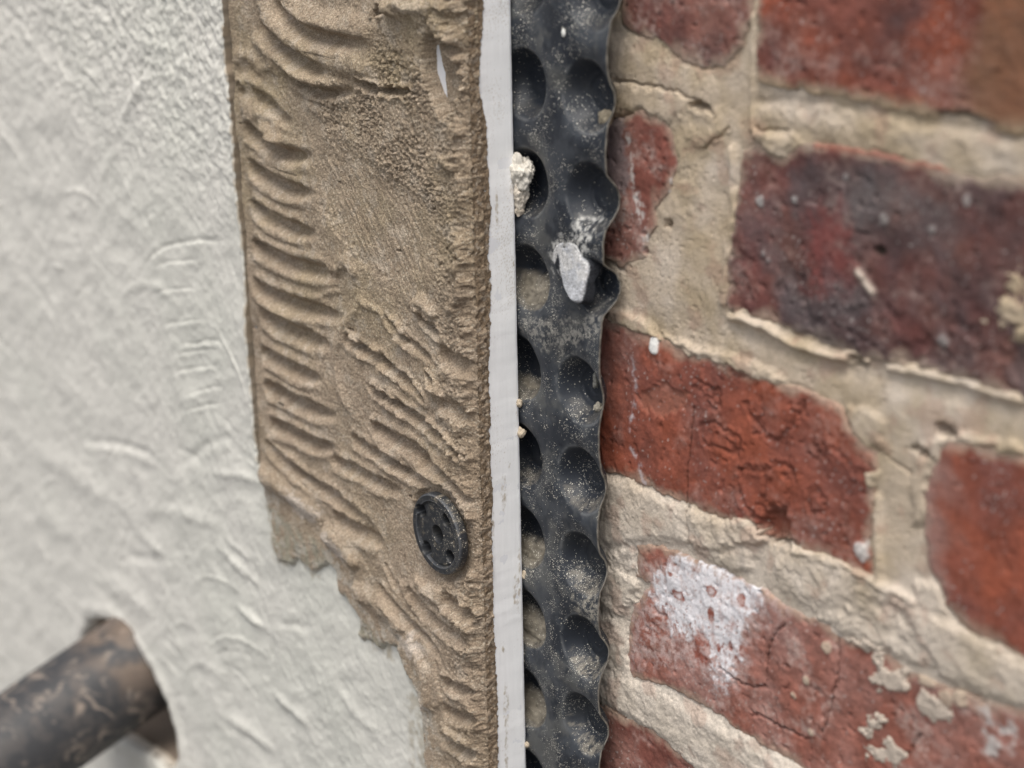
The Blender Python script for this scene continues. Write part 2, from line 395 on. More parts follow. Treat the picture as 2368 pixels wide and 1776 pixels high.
# --- fourth row: white splash
def ex_b4(X, Z, d, h, c):
    sp = z8((300, 905), (400, 940), (510, 985), (590, 1030), (560, 1090), (520, 1150), (500, 1250), (480, 1340), (430, 1385), (418, 1280), (330, 1205), (270, 1180), (250, 1100), (195, 1060), (220, 975))
    m = patch(X, Z, sp, 301, soft=2.0, jit=3.2)
    lo = np.clip((-46 - Z) / 28, 0, 1)
    holes = ss(0.15, 0.4, 0.8 * perlin(X / 1.1, Z / 1.5, 302) + 0.6 * fbm(X, Z, 5, 4, 303, gain=0.7) - 0.42 + 0.45 * lo)
    m = m * (1 - 0.9 * holes)
    for u, v, a, b in ((290, 1045, 25, 20), (410, 1028, 18, 24), (513, 1060, 15, 24), (410, 1110, 15, 32), (375, 1230, 35, 62), (475, 1225, 9, 20), (265, 965, 8, 10), (435, 1230, 8, 16)):
        q = z8((u - a, v), (u + a, v), (u, v - b), (u, v + b)); rx = (q[1][0] - q[0][0]) / 2; rz = (q[2][1] - q[3][1]) / 2
        cc = z8((u, v))[0]; e = np.hypot((X - cc[0]) / rx, (Z - cc[1]) / rz) + 0.2 * fbm(X, Z, 2, 2, u)
        k = 1 - ss(0.8, 1.05, e); m = m * (1 - k); c = mixc(c, (0.26, 0.075, 0.05), 0.8 * k)
        if u in (290, 410) and v < 1100: m = np.maximum(m, 0.7 * (1 - ss(0.25, 0.6, e)))
    haze_ = patch(X, Z, z8((190, 950), (600, 1010), (700, 1080), (560, 1180), (520, 1330), (440, 1400), (330, 1300), (110, 1280), (120, 1130)), 305, soft=5, jit=4)
    c = mixc(c, (0.50, 0.37, 0.345), 0.8 * haze_ * ss(-0.5, 0.5, fbm(X, Z, 3.5, 4, 306, gain=0.7)))
    m = m * (0.95 + 0.55 * fbm(X, Z / 5, 2.2, 3, 308)) * (0.86 + 0.5 * fbm(X, Z, 4.5, 5, 307, gain=0.75)); thin = 1 - 0.25 * np.clip((-50 - Z) / 22, 0, 1)
    c = mixc(c, (0.74, 0.72, 0.74), np.clip(m * thin * 1.25, 0, 0.95)); h = h + 0.15 * m
    m2 = patch(X, Z, z8((1375, 1440), (1410, 1430), (1420, 1500), (1500, 1470), (1510, 1550), (1430, 1640), (1390, 1590)), 311, soft=1.5, jit=2)
    c = mixc(c, LIME, 0.8 * m2 * ss(-0.4, 0.3, fbm(X, Z, 4, 3, 312)))
    for i, pts in enumerate(([(670, 1140), (625, 1200), (605, 1270), (600, 1340)], [(850, 1170), (862, 1250), (855, 1340), (830, 1440), (808, 1530)], [(600, 1370), (520, 1360), (440, 1300)], [(540, 1450), (650, 1510), (760, 1560)], [(1150, 1540), (1100, 1620)])):
        h, dd = groove(X, Z, h, z8(*pts), 0.35, 1.3, 0.7, 320 + i); c = mixc(c, (0.06, 0.025, 0.02), 0.7 * np.exp(-(dd / 0.3) ** 2))
    for u, v, s in ((820, 1225, 2.0), (750, 1345, 1.6), (705, 1400, 1.2), (765, 1530, 1.2), (1250, 1410, 2.6), (1300, 1410, 2.6), (1175, 1340, 3)):
        m = ellipse_mask(X, Z, z8((u, v))[0], s, s, u + 1, 0.25); h = h + 0.6 * m; c = mixc(c, MORT * 0.95, 0.8 * m)
    return h, c
make_brick(z8((140, 860), (200, 858), (290, 890), (400, 940), (520, 990), (590, 1025), (700, 1095), (790, 1130), (860, 1180), (1010, 1240), (1110, 1310), (1250, 1370), (1400, 1420), (1523, 1450), (1800, 1560), (2200, 1760), (2200, 2500), (1300, 2000), (1000, 1850), (700, 1645), (560, 1560), (430, 1475), (340, 1420), (240, 1365), (120, 1335), (95, 1250), (110, 1150), (130, 1080), (190, 1000), (140, 985)), 107, (0.27, 0.105, 0.077), (0.32, 0.17, 0.143), lime=0.7, rough=1.2, extra=ex_b4, label='red brick with a white paint splash and cracks')
make_brick(z8((-60, 1420), (30, 1432), (100, 1475), (200, 1520), (310, 1610), (400, 1700), (600, 1830), (1000, 2080), (1000, 2600), (-60, 2200)), 108, RED, PALE, lime=0.5)
# --- bricks of the courses just beyond the frame
def plain(x0, x1, z0, z1, seed, base=RED, second=PALE, **k):
    make_brick([(x0, z0), (x1, z0), (x1, z1), (x0, z1)], seed, base, second, step=1.2, **k)
for i, (x0, x1, z0, z1) in enumerate(((285, 470, 120, 172), (285, 470, -16, 36), (272, 440, -97, -40), (40, 118, 196, 250), (132, 340, 196, 250), (180, 380, -168, -114), (40, 140, -240, -186), (154, 360, -240, -186), (352, 520, 196, 250), (286, 470, 54, 102), (452, 620, -97, -40), (484, 640, 54, 102), (484, 640, -16, 36), (484, 640, 120, 172))):
    plain(x0, x1, z0, z1, 130 + i * 3, [RED, ORANGE][i % 2], PALE, dark=[0, .2, .4][i % 3])

# --- mortar between and over the bricks
def mortar_field(xs, zs, X, Z):
    h = np.full(X.shape, -0.85) + 0.6 * fbm(X, Z, 24, 3, 401) + 0.14 * fbm(X, Z, 6, 3, 402) + 0.08 * fbm(X, Z, 1.5, 3, 403)
    for p, sd_ in OUTLINES:                          # the bed lies well behind the face of each brick
        i0, i1, j0, j1 = window(xs, zs, p.min(0), p.max(0), 2)
        if i1 - i0 < 4 or j1 - j0 < 4: continue
        x, z = X[j0:j1, i0:i1], Z[j0:j1, i0:i1]
        h[j0:j1, i0:i1] -= 3.5 * ss(0.3, 3.5, poly_sd(x + 0.9 * fbm(x, z, 5, 3, sd_ + 3), z + 0.9 * fbm(x, z, 5, 3, sd_ + 4), p))
    c = np.broadcast_to(MORT, X.shape + (3,)) * np.ones(X.shape + (1,))
    c = mixc(c, MORT_PALE, np.clip(0.35 + 0.9 * fbm(X, Z, 30, 4, 404), 0, 1))
    c = mixc(c, MORT_OLIVE, np.clip(0.9 * fbm(X, Z, 22, 4, 405) + 0.45 * ss(0, 90, Z), 0, 0.8))
    pale_low = ss(0, 40, -5 - Z)
    c = mixc(c, (0.60, 0.54, 0.475), 0.7 * pale_low)
    def band(pts, wd, ht, seed, jit=1.5, power=2.0):
        nonlocal h
        ht = ht * 0.65
        p = curve(pts); i0, i1, j0, j1 = window(xs, zs, p.min(0), p.max(0), wd * 2.2 + 3)
        x, z = X[j0:j1, i0:i1], Z[j0:j1, i0:i1]
        d, t, s = line_dist(x + jit * fbm(x, z, 6, 4, seed), z + jit * fbm(x, z, 6, 4, seed + 1), p)
        h[j0:j1, i0:i1] += ht * np.exp(-(d / wd) ** power)
    def over(pts, ht, seed, soft=1.2, jit=1.8, tex=0.3):
        soft = soft * 1.5; jit = jit * 0.8; tex = tex * 0.5; ht = ht * 0.6 - 0.1
        """raise the mortar to a level over an area (a lump or a smear)"""
        nonlocal h
        p = np.array(pts); i0, i1, j0, j1 = window(xs, zs, p.min(0), p.max(0), 6)
        x, z = X[j0:j1, i0:i1], Z[j0:j1, i0:i1]
        m = patch(x, z, pts, seed, soft, jit)
        lev = ht + tex * fbm(x, z, 5, 4, seed + 5, gain=0.6)
        h[j0:j1, i0:i1] = np.maximum(h[j0:j1, i0:i1], h[j0:j1, i0:i1] * (1 - m) + lev * m)
    # bed joint under the upper row, struck slope and crumbs at the cross joint
    over(z7((40, 210), (250, 230), (400, 330), (560, 400), (560, 540), (460, 560), (380, 470), (230, 410), (40, 400)), 0.2, 411, 3)
    over(z7((60, 400), (230, 410), (400, 450), (480, 520), (330, 580), (200, 520), (60, 560)), 0.9, 412, 1)
    over(z7((380, 560), (480, 500), (580, 560), (620, 640), (520, 700), (440, 680), (420, 620)), 0.6, 413, 1.5, 2, 0.9)
    over(z7((370, 640), (430, 640), (440, 700), (420, 800), (395, 850), (385, 760)), 0.5, 414, 1.5, 1.2)
    over(z7((300, 950), (400, 860), (500, 820), (520, 960), (430, 1090), (300, 1080), (260, 1040)), 0.1, 415, 3, 2.0, 0.5)
    over(z7((230, 1130), (420, 1080), (560, 1200), (560, 1420), (400, 1500), (230, 1430), (40, 1310), (110, 1290), (240, 1240)), -0.4, 416, 4, 2)
    over(z7((40, 1480), (150, 1500), (260, 1560), (300, 1630), (200, 1600), (60, 1530)), 1.2, 417, 0.8, 1.0)
    band(z7((745, 80), (738, 300), (735, 620)), 0.9, 1.6, 418, 0.4)
    band(z7((650, 720), (648, 900), (655, 1040), (625, 1180), (615, 1320), (600, 1450)), 1.3, 3.4, 419, 0.9)
    over(z7((740, 610), (830, 640), (960, 660), (1000, 680), (930, 720), (880, 755), (800, 710), (740, 660)), 1.1, 420, 0.8, 1.2, 0.8)
    over(z7((740, 470), (1200, 500), (1700, 590), (2400, 660), (2400, 860), (1700, 800), (1300, 705), (1000, 650), (760, 600)), -0.6, 421, 4, 2, 0.9)
    band(z7((760, 480), (1100, 505), (1500, 570), (2000, 640)), 2.2, -1.6, 422)
    over(z7((1800, 1560), (1860, 1470), (1930, 1440), (1960, 1330), (2060, 1290), (2200, 1300), (2200, 1700), (2000, 1650), (1930, 1560)), 1.4, 423, 2, 4, 1.8)
    # bed joint under the second row: a lip along the brick, a hollow, then a slope
    band(z8((470, 50), (580, 80), (690, 145), (830, 190), (960, 210)), 1.4, 3.6, 431, 0.7)
    band(z8((480, 95), (620, 150), (780, 215), (900, 240)), 3.0, -2.4, 432, 0.7)
    band(z8((1040, 230), (1250, 275), (1500, 350)), 1.2, 2.4, 433, 0.7)
    band(z8((1000, 270), (1250, 320), (1523, 400)), 3.5, -1.4, 434, 0.7)
    over(z8((230, 115), (330, 150), (480, 185), (640, 255), (670, 290), (560, 275), (470, 225), (330, 190)), 1.1, 435, 0.8, 1.4, 0.6)
    # vertical joint right of the marked brick
    over(z8((890, 380), (950, 370), (1020, 420), (1010, 520), (960, 500), (910, 470)), 1.0, 441, 1, 1.2, 0.5)
    over(z8((950, 600), (1000, 600), (985, 660), (955, 670)), 0.9, 442, 0.7, 0.8, 0.4)
    band(z8((985, 760), (995, 700), (1000, 880), (1010, 1000)), 1.3, 2.6, 443, 0.5)
    over(z8((1040, 330), (1200, 420), (1200, 540), (1130, 560), (1040, 520)), -0.6, 444, 3, 1.5)
    over(z8((1160, 520), (1240, 460), (1500, 510), (1523, 545), (1260, 490), (1200, 590), (1165, 680), (1165, 780), (1125, 790), (1125, 620)), 1.3, 445, 1.2, 1.4, 0.6)
    over(z8((1130, 990), (1210, 1000), (1240, 1080), (1240, 1110), (1140, 1070)), 0.8, 446, 1.2, 1.2)
    # bulging bed joint under the marked brick
    over(z8((-40, 600), (20, 615), (180, 670), (310, 735), (318, 850), (280, 850), (200, 845), (130, 860), (-40, 870)), 1.6, 451, 1.6, 1.0, 0.5)
    over(z8((322, 735), (360, 745), (440, 775), (520, 770), (560, 800), (610, 840), (560, 860), (480, 860), (440, 890), (380, 885), (325, 850)), 2.0, 452, 1.1, 1.6, 1.0)
    over(z8((330, 860), (440, 895), (520, 870), (560, 890), (540, 950), (480, 960), (380, 900)), 0.6, 453, 1.2, 1.6, 0.8)
    over(z8((640, 930), (690, 880), (780, 910), (900, 950), (1080, 1040), (1110, 1080), (1000, 1070), (920, 1065), (790, 1085), (720, 1060), (650, 1000)), 1.4, 454, 2.0, 1.6, 0.8)
    band(z8((700, 880), (800, 910), (900, 945), (1000, 1000), (1120, 1060)), 1.3, 2.0, 455, 0.8)
    over(z8((790, 1090), (950, 1060), (1080, 1110), (1200, 1290), (1170, 1300), (1030, 1240), (880, 1180), (800, 1130)), 0.7, 456, 1.4, 2.0, 1.2)
    over(z8((1090, 1080), (1130, 1060), (1300, 1160), (1440, 1225), (1523, 1280), (2200, 1700), (2200, 1860), (1523, 1450), (1380, 1400), (1250, 1330), (1150, 1220)), 2.2, 457, 2.2, 1.3, 0.7)
    over(z8((1210, 1290), (1250, 1290), (1290, 1340), (1220, 1330)), 1.6, 458, 1, 1, 0.7)
    # rubble left of the splashed brick
    over(z8((10, 860), (130, 870), (140, 960), (60, 950), (10, 900)), 0.4, 461, 1, 2.4, 1.4)
    over(z8((-30, 920), (30, 930), (110, 970), (150, 1000), (130, 1070), (60, 1120), (0, 1080), (-30, 1060)), 1.5, 462, 1.4, 1.6, 0.9)
    over(z8((-30, 1090), (70, 1130), (110, 1200), (110, 1330), (40, 1300), (-30, 1260)), 0.8, 463, 1.6, 1.6, 0.9)
    # bulging bed joint under the splashed brick
    over(z8((-40, 1290), (20, 1300), (130, 1350), (250, 1395), (430, 1490), (560, 1570), (700, 1655), (1000, 1860), (1300, 2010), (1300, 2180), (1000, 2060), (600, 1800), (400, 1690), (330, 1640), (200, 1520), (110, 1475), (20, 1420), (-40, 1400)), 2.2, 465, 2.4, 1.3, 0.7)
    # open gaps
    for q, a, b in ((z8((640, 848))[0], 6.5, 1.6), (z8((640, 790))[0], 6.5, 7.0), (z8((930, 215))[0], 4.5, 1.6), (z8((1235, 455))[0], 3.5, 2.0), (z8((1160, 535))[0], 4, 1.6), (z7((490, 505))[0], 4.5, 1.5), (z7((340, 1075))[0], 2, 1.5)):
        i0, i1, j0, j1 = window(xs, zs, q, q, 9)
        x, z = X[j0:j1, i0:i1], Z[j0:j1, i0:i1]
        h[j0:j1, i0:i1] -= 6 * ellipse_mask(x, z, q, a, b, int(a * 100), 0.5)
    for i, pts in enumerate((z8((320, 735), (322, 860)), z7((70, 385), (230, 405), (400, 445), (490, 500), (550, 545)), z7((760, 620), (900, 628)), z7((510, 720), (590, 650), (630, 610)), z8((980, 520), (1060, 570), (1110, 610)))):
        p = np.array(pts); i0, i1, j0, j1 = window(xs, zs, p.min(0), p.max(0), 3)
        x, z = X[j0:j1, i0:i1], Z[j0:j1, i0:i1]
        d, _, _ = line_dist(x + 0.7 * fbm(x, z, 4, 3, 470 + i), z + 0.7 * fbm(x, z, 4, 3, 480 + i), p); h[j0:j1, i0:i1] -= 1.6 * np.exp(-(d / 0.35) ** 2)
    for p, sd_ in OUTLINES:
        i0, i1, j0, j1 = window(xs, zs, p.min(0), p.max(0), 4)
        if i1 - i0 < 4 or j1 - j0 < 4: continue
        x, z = X[j0:j1, i0:i1], Z[j0:j1, i0:i1]
        d = poly_sd(x + 0.9 * fbm(x, z, 5, 3, sd_ + 3), z + 0.9 * fbm(x, z, 5, 3, sd_ + 4), p)
        gap = ss(0.05, 0.35, fbm(x, z, 16, 3, sd_ + 80)); h[j0:j1, i0:i1] -= 1.5 * 0.35 * gap * np.exp(-((d + 0.2) / 0.45) ** 2)
    h += 0.10 * np.clip(ridged(X, Z, 7, 3, 490), -0.5, 1) * ss(-0.3, 0.4, fbm(X, Z, 40, 2, 491))
    pit = ss(0.5, 0.72, perlin(X / 1.3, Z / 1.3, 492) + 0.3 * fbm(X, Z, 12, 2, 493)); h -= 0.4 * pit
    c = c * (1 + 0.08 * fbm(X, Z, 4, 4, 494) + 0.05 * fbm(X, Z, 1.2, 2, 495))[..., None]
    c = mixc(c, (0.34, 0.2, 0.15), 0.35 * ss(0.15, 0.6, fbm(X, Z, 12, 4, 496)))
    return h, np.clip(c, 0.02, 0.9)

xs = axis((20, 40, 1.0), (40, 150, 0.42), (150, 240, 0.55), (240, 680, 3.0))
zs = axis((-300, -150, 3.0), (-150, 170, 0.45), (170, 300, 3.0))
X, Z = np.meshgrid(xs, zs)
h, c = mortar_field(xs, zs, X, Z)
link('mortar_joints', field_mesh('mortar_joints', xs, zs, -h, c), M_mortar, wall)
bricks = [o for o in wall.children if o.name.startswith('brick')]

# smears of mortar stuck on the splashed brick: each a piece of its own
def smear(brick, pts, ht, seed, col):
    p = np.array(pts); lo, hi = p.min(0) - 3, p.max(0) + 3
    xs = axis((lo[0], hi[0], 0.4)); zs = axis((lo[1], hi[1], 0.4)); X, Z = np.meshgrid(xs, zs)
    jx = X + 1.8 * fbm(X, Z, 4, 4, seed, gain=0.65); jz = Z + 1.8 * fbm(X, Z, 4, 4, seed + 1, gain=0.65)
    d = poly_sd(jx, jz, p)
    h = -2.0 + (ht * 0.8 + 2.0) * ss(-1.6, 1.6, d) + 0.30 * fbm(X, Z, 4, 4, seed + 2, gain=0.6) * ss(-1, 1, d)
    c = np.broadcast_to(np.array(col), X.shape + (3,)) * (1 + 0.15 * fbm(X, Z, 5, 4, seed + 3))[..., None]
    o = link('mortar_smear', field_mesh('mortar_smear', xs, zs, -h, c, keep=d > -1.5), M_mortar, brick)
splash_brick = [b for b in bricks if b.get('label', '').startswith('red brick with a white')][0]
SM = (0.47, 0.40, 0.335)
smear(splash_brick, z8((870, 1185), (960, 1200), (1015, 1245), (1020, 1300), (1110, 1310), (1105, 1380), (1060, 1395), (970, 1365), (960, 1330), (1000, 1310), (990, 1250), (900, 1215)), 1.3, 501, SM)
smear(splash_brick, z8((970, 1470), (1035, 1460), (1030, 1500), (985, 1555), (945, 1560), (940, 1530)), 1.0, 504, SM)
smear(splash_brick, z8((1130, 1385), (1160, 1370), (1210, 1410), (1270, 1460), (1260, 1490), (1200, 1500), (1150, 1450)), 1.0, 507, SM)
smear(splash_brick, z8((950, 1590), (1050, 1560), (1120, 1600), (1110, 1659), (980, 1640)), 0.7, 510, SM)

# ================================================================== INSULATED PANEL: board, adhesive, finish coat
YB, YF = -11.0, -27.0                    # back and front of the white board (mm)
panel = empty('insulated_wall', 'pale trowelled render over combed brown adhesive on white insulation board', 'wall')
XE = at(1193, 600, YB)[0]                # the cut end of the board
YP = YF - 3.5
def zf(*p): return [at(u, v, YP) for u, v in p]
def a1(*p): return zf(*[(480 + .3375 * u, .3375 * v) for u, v in p])
def a2(*p): return zf(*[(480 + .3375 * u, 540 + .3375 * v) for u, v in p])
def a3(*p): return zf(*[(480 + .4375 * u, 1050 + .4375 * v) for u, v in p])
def c1(*p): return zf(*[(.5425 * u, .5425 * v) for u, v in p])
def c2(*p): return zf(*[(.528 * u, 900 + .528 * v) for u, v in p])

# board: a slab with its end face to the right
def board_mesh():
    x0, x1 = XE - 215, XE; zt, zb = 300, -420
    zz = axis((zb, -140, 10), (-140, 190, 1.0), (190, zt, 10)); n = len(zz)
    prof = [(x0, YF), (x1 - 60, YF), (x1 - 0.5, YF), (x1 - 0.12, YF + 0.12), (x1, YF + 0.5), (x1, YF + 4), (x1, YF + 8), (x1, YF + 11), (x1, YF + 14), (x1, YB - 0.4), (x1 - 0.1, YB - 0.08), (x1 - 0.4, YB), (x1 - 60, YB), (x0, YB)]
    V = []; C_ = []
    for z in zz:
        for k, (x, y) in enumerate(prof):
            j = 0.12 * float(perlin(z / 9.0, k * 0.7, 3)) + (0.1 * float(perlin(z / 2.3, k * 3.1, 4)) if 8 < k < 12 else 0)
            V.append((x + (j if k > 1 and k < 12 else 0), y, z)); C_.append((0.78, 0.785, 0.81))
    V = np.array(V); Q = grid_faces(len(prof), n)
    return raw_mesh('board', V, Q, np.array(C_))
link('board', board_mesh(), M_board, panel)

# boundary between the finish coat (left) and the adhesive (right), top to bottom
BND = zf((512, -300), (515, -100), (517, 0), (522, 150), (531, 172), (536, 250), (542, 330), (547, 420), (560, 560), (568, 690), (577, 830), (587, 950), (593, 1030), (597, 1070))
RAG = zf((597, 1070), (584, 1086), (605, 1110), (613, 1130), (622, 1150), (622, 1170), (634, 1182), (637, 1230), (641, 1262), (652, 1303), (676, 1302), (700, 1296), (724, 1312), (738, 1326), (752, 1312), (772, 1302), (783, 1318), (787, 1345), (790, 1372), (812, 1378), (826, 1398), (838, 1430), (834, 1462), (850, 1478), (868, 1480), (884, 1500), (905, 1490), (930, 1496), (938, 1530), (955, 1560), (972, 1582), (979, 1627), (985, 1662), (990, 1776), (1000, 2000), (1010, 2300))
ZC = BND[-1][1]
_bz = np.array([q[1] for q in BND])[::-1]; _bx = np.array([q[0] for q in BND])[::-1]
def bnd_x(z): return np.interp(z, _bz, _bx)
BX0 = float(np.mean(_bx))
RAGP = RAG + [(BX0 - 500, RAG[-1][1]), (BX0 - 500, ZC)]

# hole of the pipe in the finish coat
HOLE = zf((205, 1432), (262, 1437), (308, 1478), (345, 1536), (375, 1600), (398, 1665), (413, 1730), (409, 1765), (385, 1777), (350, 1748), (310, 1722), (260, 1690), (215, 1620), (188, 1520))
HCEN = np.mean(np.array(HOLE), axis=0)

def coat_height(X, Z, xs, zs):
    h = 3.8 + 0.6 * fbm(X, Z, 90, 3, 601) + 0.4 * fbm(X, Z, 26, 3, 602)
    # stippled finish in the upper part, smooth trowelled sweeps below
    stip = ss(20, 90, Z + 0.10 * (X + 200) + 18 * fbm(X, Z, 60, 2, 603))
    u = 0.8 * X + 0.6 * Z; v = -0.6 * X + 0.8 * Z
    h += (0.18 + 0.46 * stip) * fbm(X, Z, 5.4, 3, 604, gain=0.55)
    h += 0.16 * fbm(X, Z, 2.4, 3, 606) * (0.55 + stip)
    wx_ = X + 14 * fbm(X, Z, 70, 2, 613); wz_ = Z + 14 * fbm(X, Z, 70, 2, 614)
    for kk, (ca, sa) in enumerate(((0.9, 0.45), (0.2, 0.98), (0.75, -0.66))):
        uu, vv = ca * wx_ + sa * wz_, -sa * wx_ + ca * wz_
        h += 0.15 * np.clip(ridged(uu / 4.5, vv, 9.5, 2, 615 + kk), -0.6, 1.1) * ss(-0.05, 0.45, fbm(X, Z, 45, 2, 616 + 7 * kk))
    h += 0.30 * fbm(u / 3.0, v, 10, 3, 605) * (1 - 0.6 * stip)
    h += 0.22 * np.clip(ridged(u / 2.2 + 6 * fbm(X, Z, 50, 2, 607), v, 26, 2, 608), -0.4, 1.2) * (1 - stip)
    def stroke(pts, wd, ht, sharp=False):
        nonlocal h
        if not sharp: wd, ht = wd * 1.15, ht * 0.85
        else: ht = ht * 0.8
        p = curve(pts); i0, i1, j0, j1 = window(xs, zs, p.min(0), p.max(0), wd * 3 + 2)
        x, z = X[j0:j1, i0:i1], Z[j0:j1, i0:i1]
        if x.size == 0: return
        d, t, s = line_dist(x + 0.5 * fbm(x, z, 7, 3, 611), z + 0.5 * fbm(x, z, 7, 3, 612), p)
        end = ss(0, 0.35, t) * ss(0, 0.35, 1 - t)
        if sharp: h[j0:j1, i0:i1] += ht * end * np.where(s > 0, np.exp(-(d / wd) ** 2), np.exp(-(d / (wd * 0.35)) ** 2))
        else: h[j0:j1, i0:i1] += ht * end * np.exp(-(d / wd) ** 2)
    rng = np.random.RandomState(77)
    for k in range(90):
        ax, az = rng.uniform(-560, -140), rng.uniform(-300, 95); rad = rng.uniform(22, 75); a0 = rng.uniform(0.2, 2.3); da = rng.uniform(0.5, 1.2)
        aa = np.linspace(a0, a0 + da, 6); stroke([(ax + rad * math.cos(a), az + rad * math.sin(a)) for a in aa], rng.uniform(0.9, 2.6), rng.uniform(0.25, 0.75) * rng.choice([-1, 1]), bool(rng.rand() < 0.5))
    # long scar, comb arcs near the edge and trowel sweeps
    stroke(c1((660, 240), (600, 370), (540, 470), (490, 600)), 2.2, 1.3)
    stroke(c1((640, 260), (590, 350)), 1.2, -1.0)
    stroke(c1((590, 1210), (640, 1110), (720, 1050), (850, 1025), (990, 1035)), 1.5, -0.9, True)
    for q in (((640, 1150), (720, 1120), (880, 1108)), ((640, 1270), (720, 1235), (870, 1228)), ((680, 1400), (760, 1375), (890, 1362)),
              ((730, 1530), (800, 1500), (950, 1490)), ((720, 1610), (800, 1575), (960, 1555)), ((760, 1470), (860, 1465), (960, 1462)), ((780, 1690), (880, 1660), (970, 1645)), ((760, 1760), (880, 1730), (980, 1715)), ((800, 1480), (900, 1450), (960, 1480), (975, 1540))):
        stroke(c1(*q), 0.9, -0.55, True); q2 = [(a, b + 12) for a, b in q]; stroke(c1(*q2), 1.6, 0.3)
    for q, wd, ht in ((((0, 130), (150, 250), (400, 420), (600, 560), (760, 720)), 6, 0.9), (((340, 240), (480, 235), (620, 270), (740, 330)), 2.2, -0.9), (((340, 260), (480, 255), (620, 295), (730, 350)), 2.5, 0.6),
              (((560, 590), (650, 540), (760, 530), (900, 570), (1010, 600)), 3, 0.7), (((580, 600), (680, 680), (740, 740)), 3, 0.9), (((100, 750), (90, 640), (180, 560), (320, 640), (420, 740)), 6, 0.7),
              (((960, 690), (1060, 780), (1170, 880)), 2.2, 1.0), (((980, 640), (1080, 720), (1120, 760)), 1.8, 0.8), (((1020, 930), (1110, 1000), (1200, 1060)), 2.0, 1.3), (((1210, 1070), (1200, 1150), (1180, 1170)), 2, -0.7),
              (((1200, 1020), (1300, 1030), (1400, 1060)), 1.6, -0.6), (((1180, 1310), (1270, 1390), (1380, 1470)), 2.2, 1.2), (((960, 1430), (1080, 1480), (1230, 1610)), 3.0, 1.0), (((950, 1450), (1100, 1530), (1200, 1640)), 2.0, -0.5),
              (((860, 1130), (900, 1200), (1020, 1280)), 3.5, 0.7), (((430, 880), (480, 850), (560, 880), (660, 970), (740, 1090)), 5, 0.8), (((920, 370), (1050, 370), (1140, 405), (1175, 440)), 1.8, 0.8),
              (((760, 250), (860, 300), (900, 370)), 2.0, -0.6), (((700, 20), (690, 130), (700, 260)), 2.0, -0.5), (((1440, 1250), (1560, 1400), (1700, 1560)), 2.5, 0.6), (((760, 380), (860, 280), (960, 220), (1060, 200)), 2.0, -0.6), (((520, 740), (620, 735), (740, 750)), 2.2, -0.6)):
        stroke(c2(*q), wd, ht * 1.25)
    for q, wd, ht in ((((0, 520), (120, 530), (330, 500), (420, 500)), 5, 0.7), (((80, 800), (190, 830), (300, 760)), 5, 0.9), (((60, 950), (50, 1200), (20, 1350)), 8, 0.9), (((100, 1050), (330, 1020), (350, 1090), (120, 1100)), 5, 0.7), (((350, 900), (340, 1080)), 3, -0.7), (((210, 1500), (260, 1300), (300, 1240)), 6, 0.8), (((540, 950), (560, 1040), (440, 1070)), 4, -0.6), (((250, 280), (265, 150)), 4, -0.7)):
        stroke(c1(*q), wd, ht)
    return h

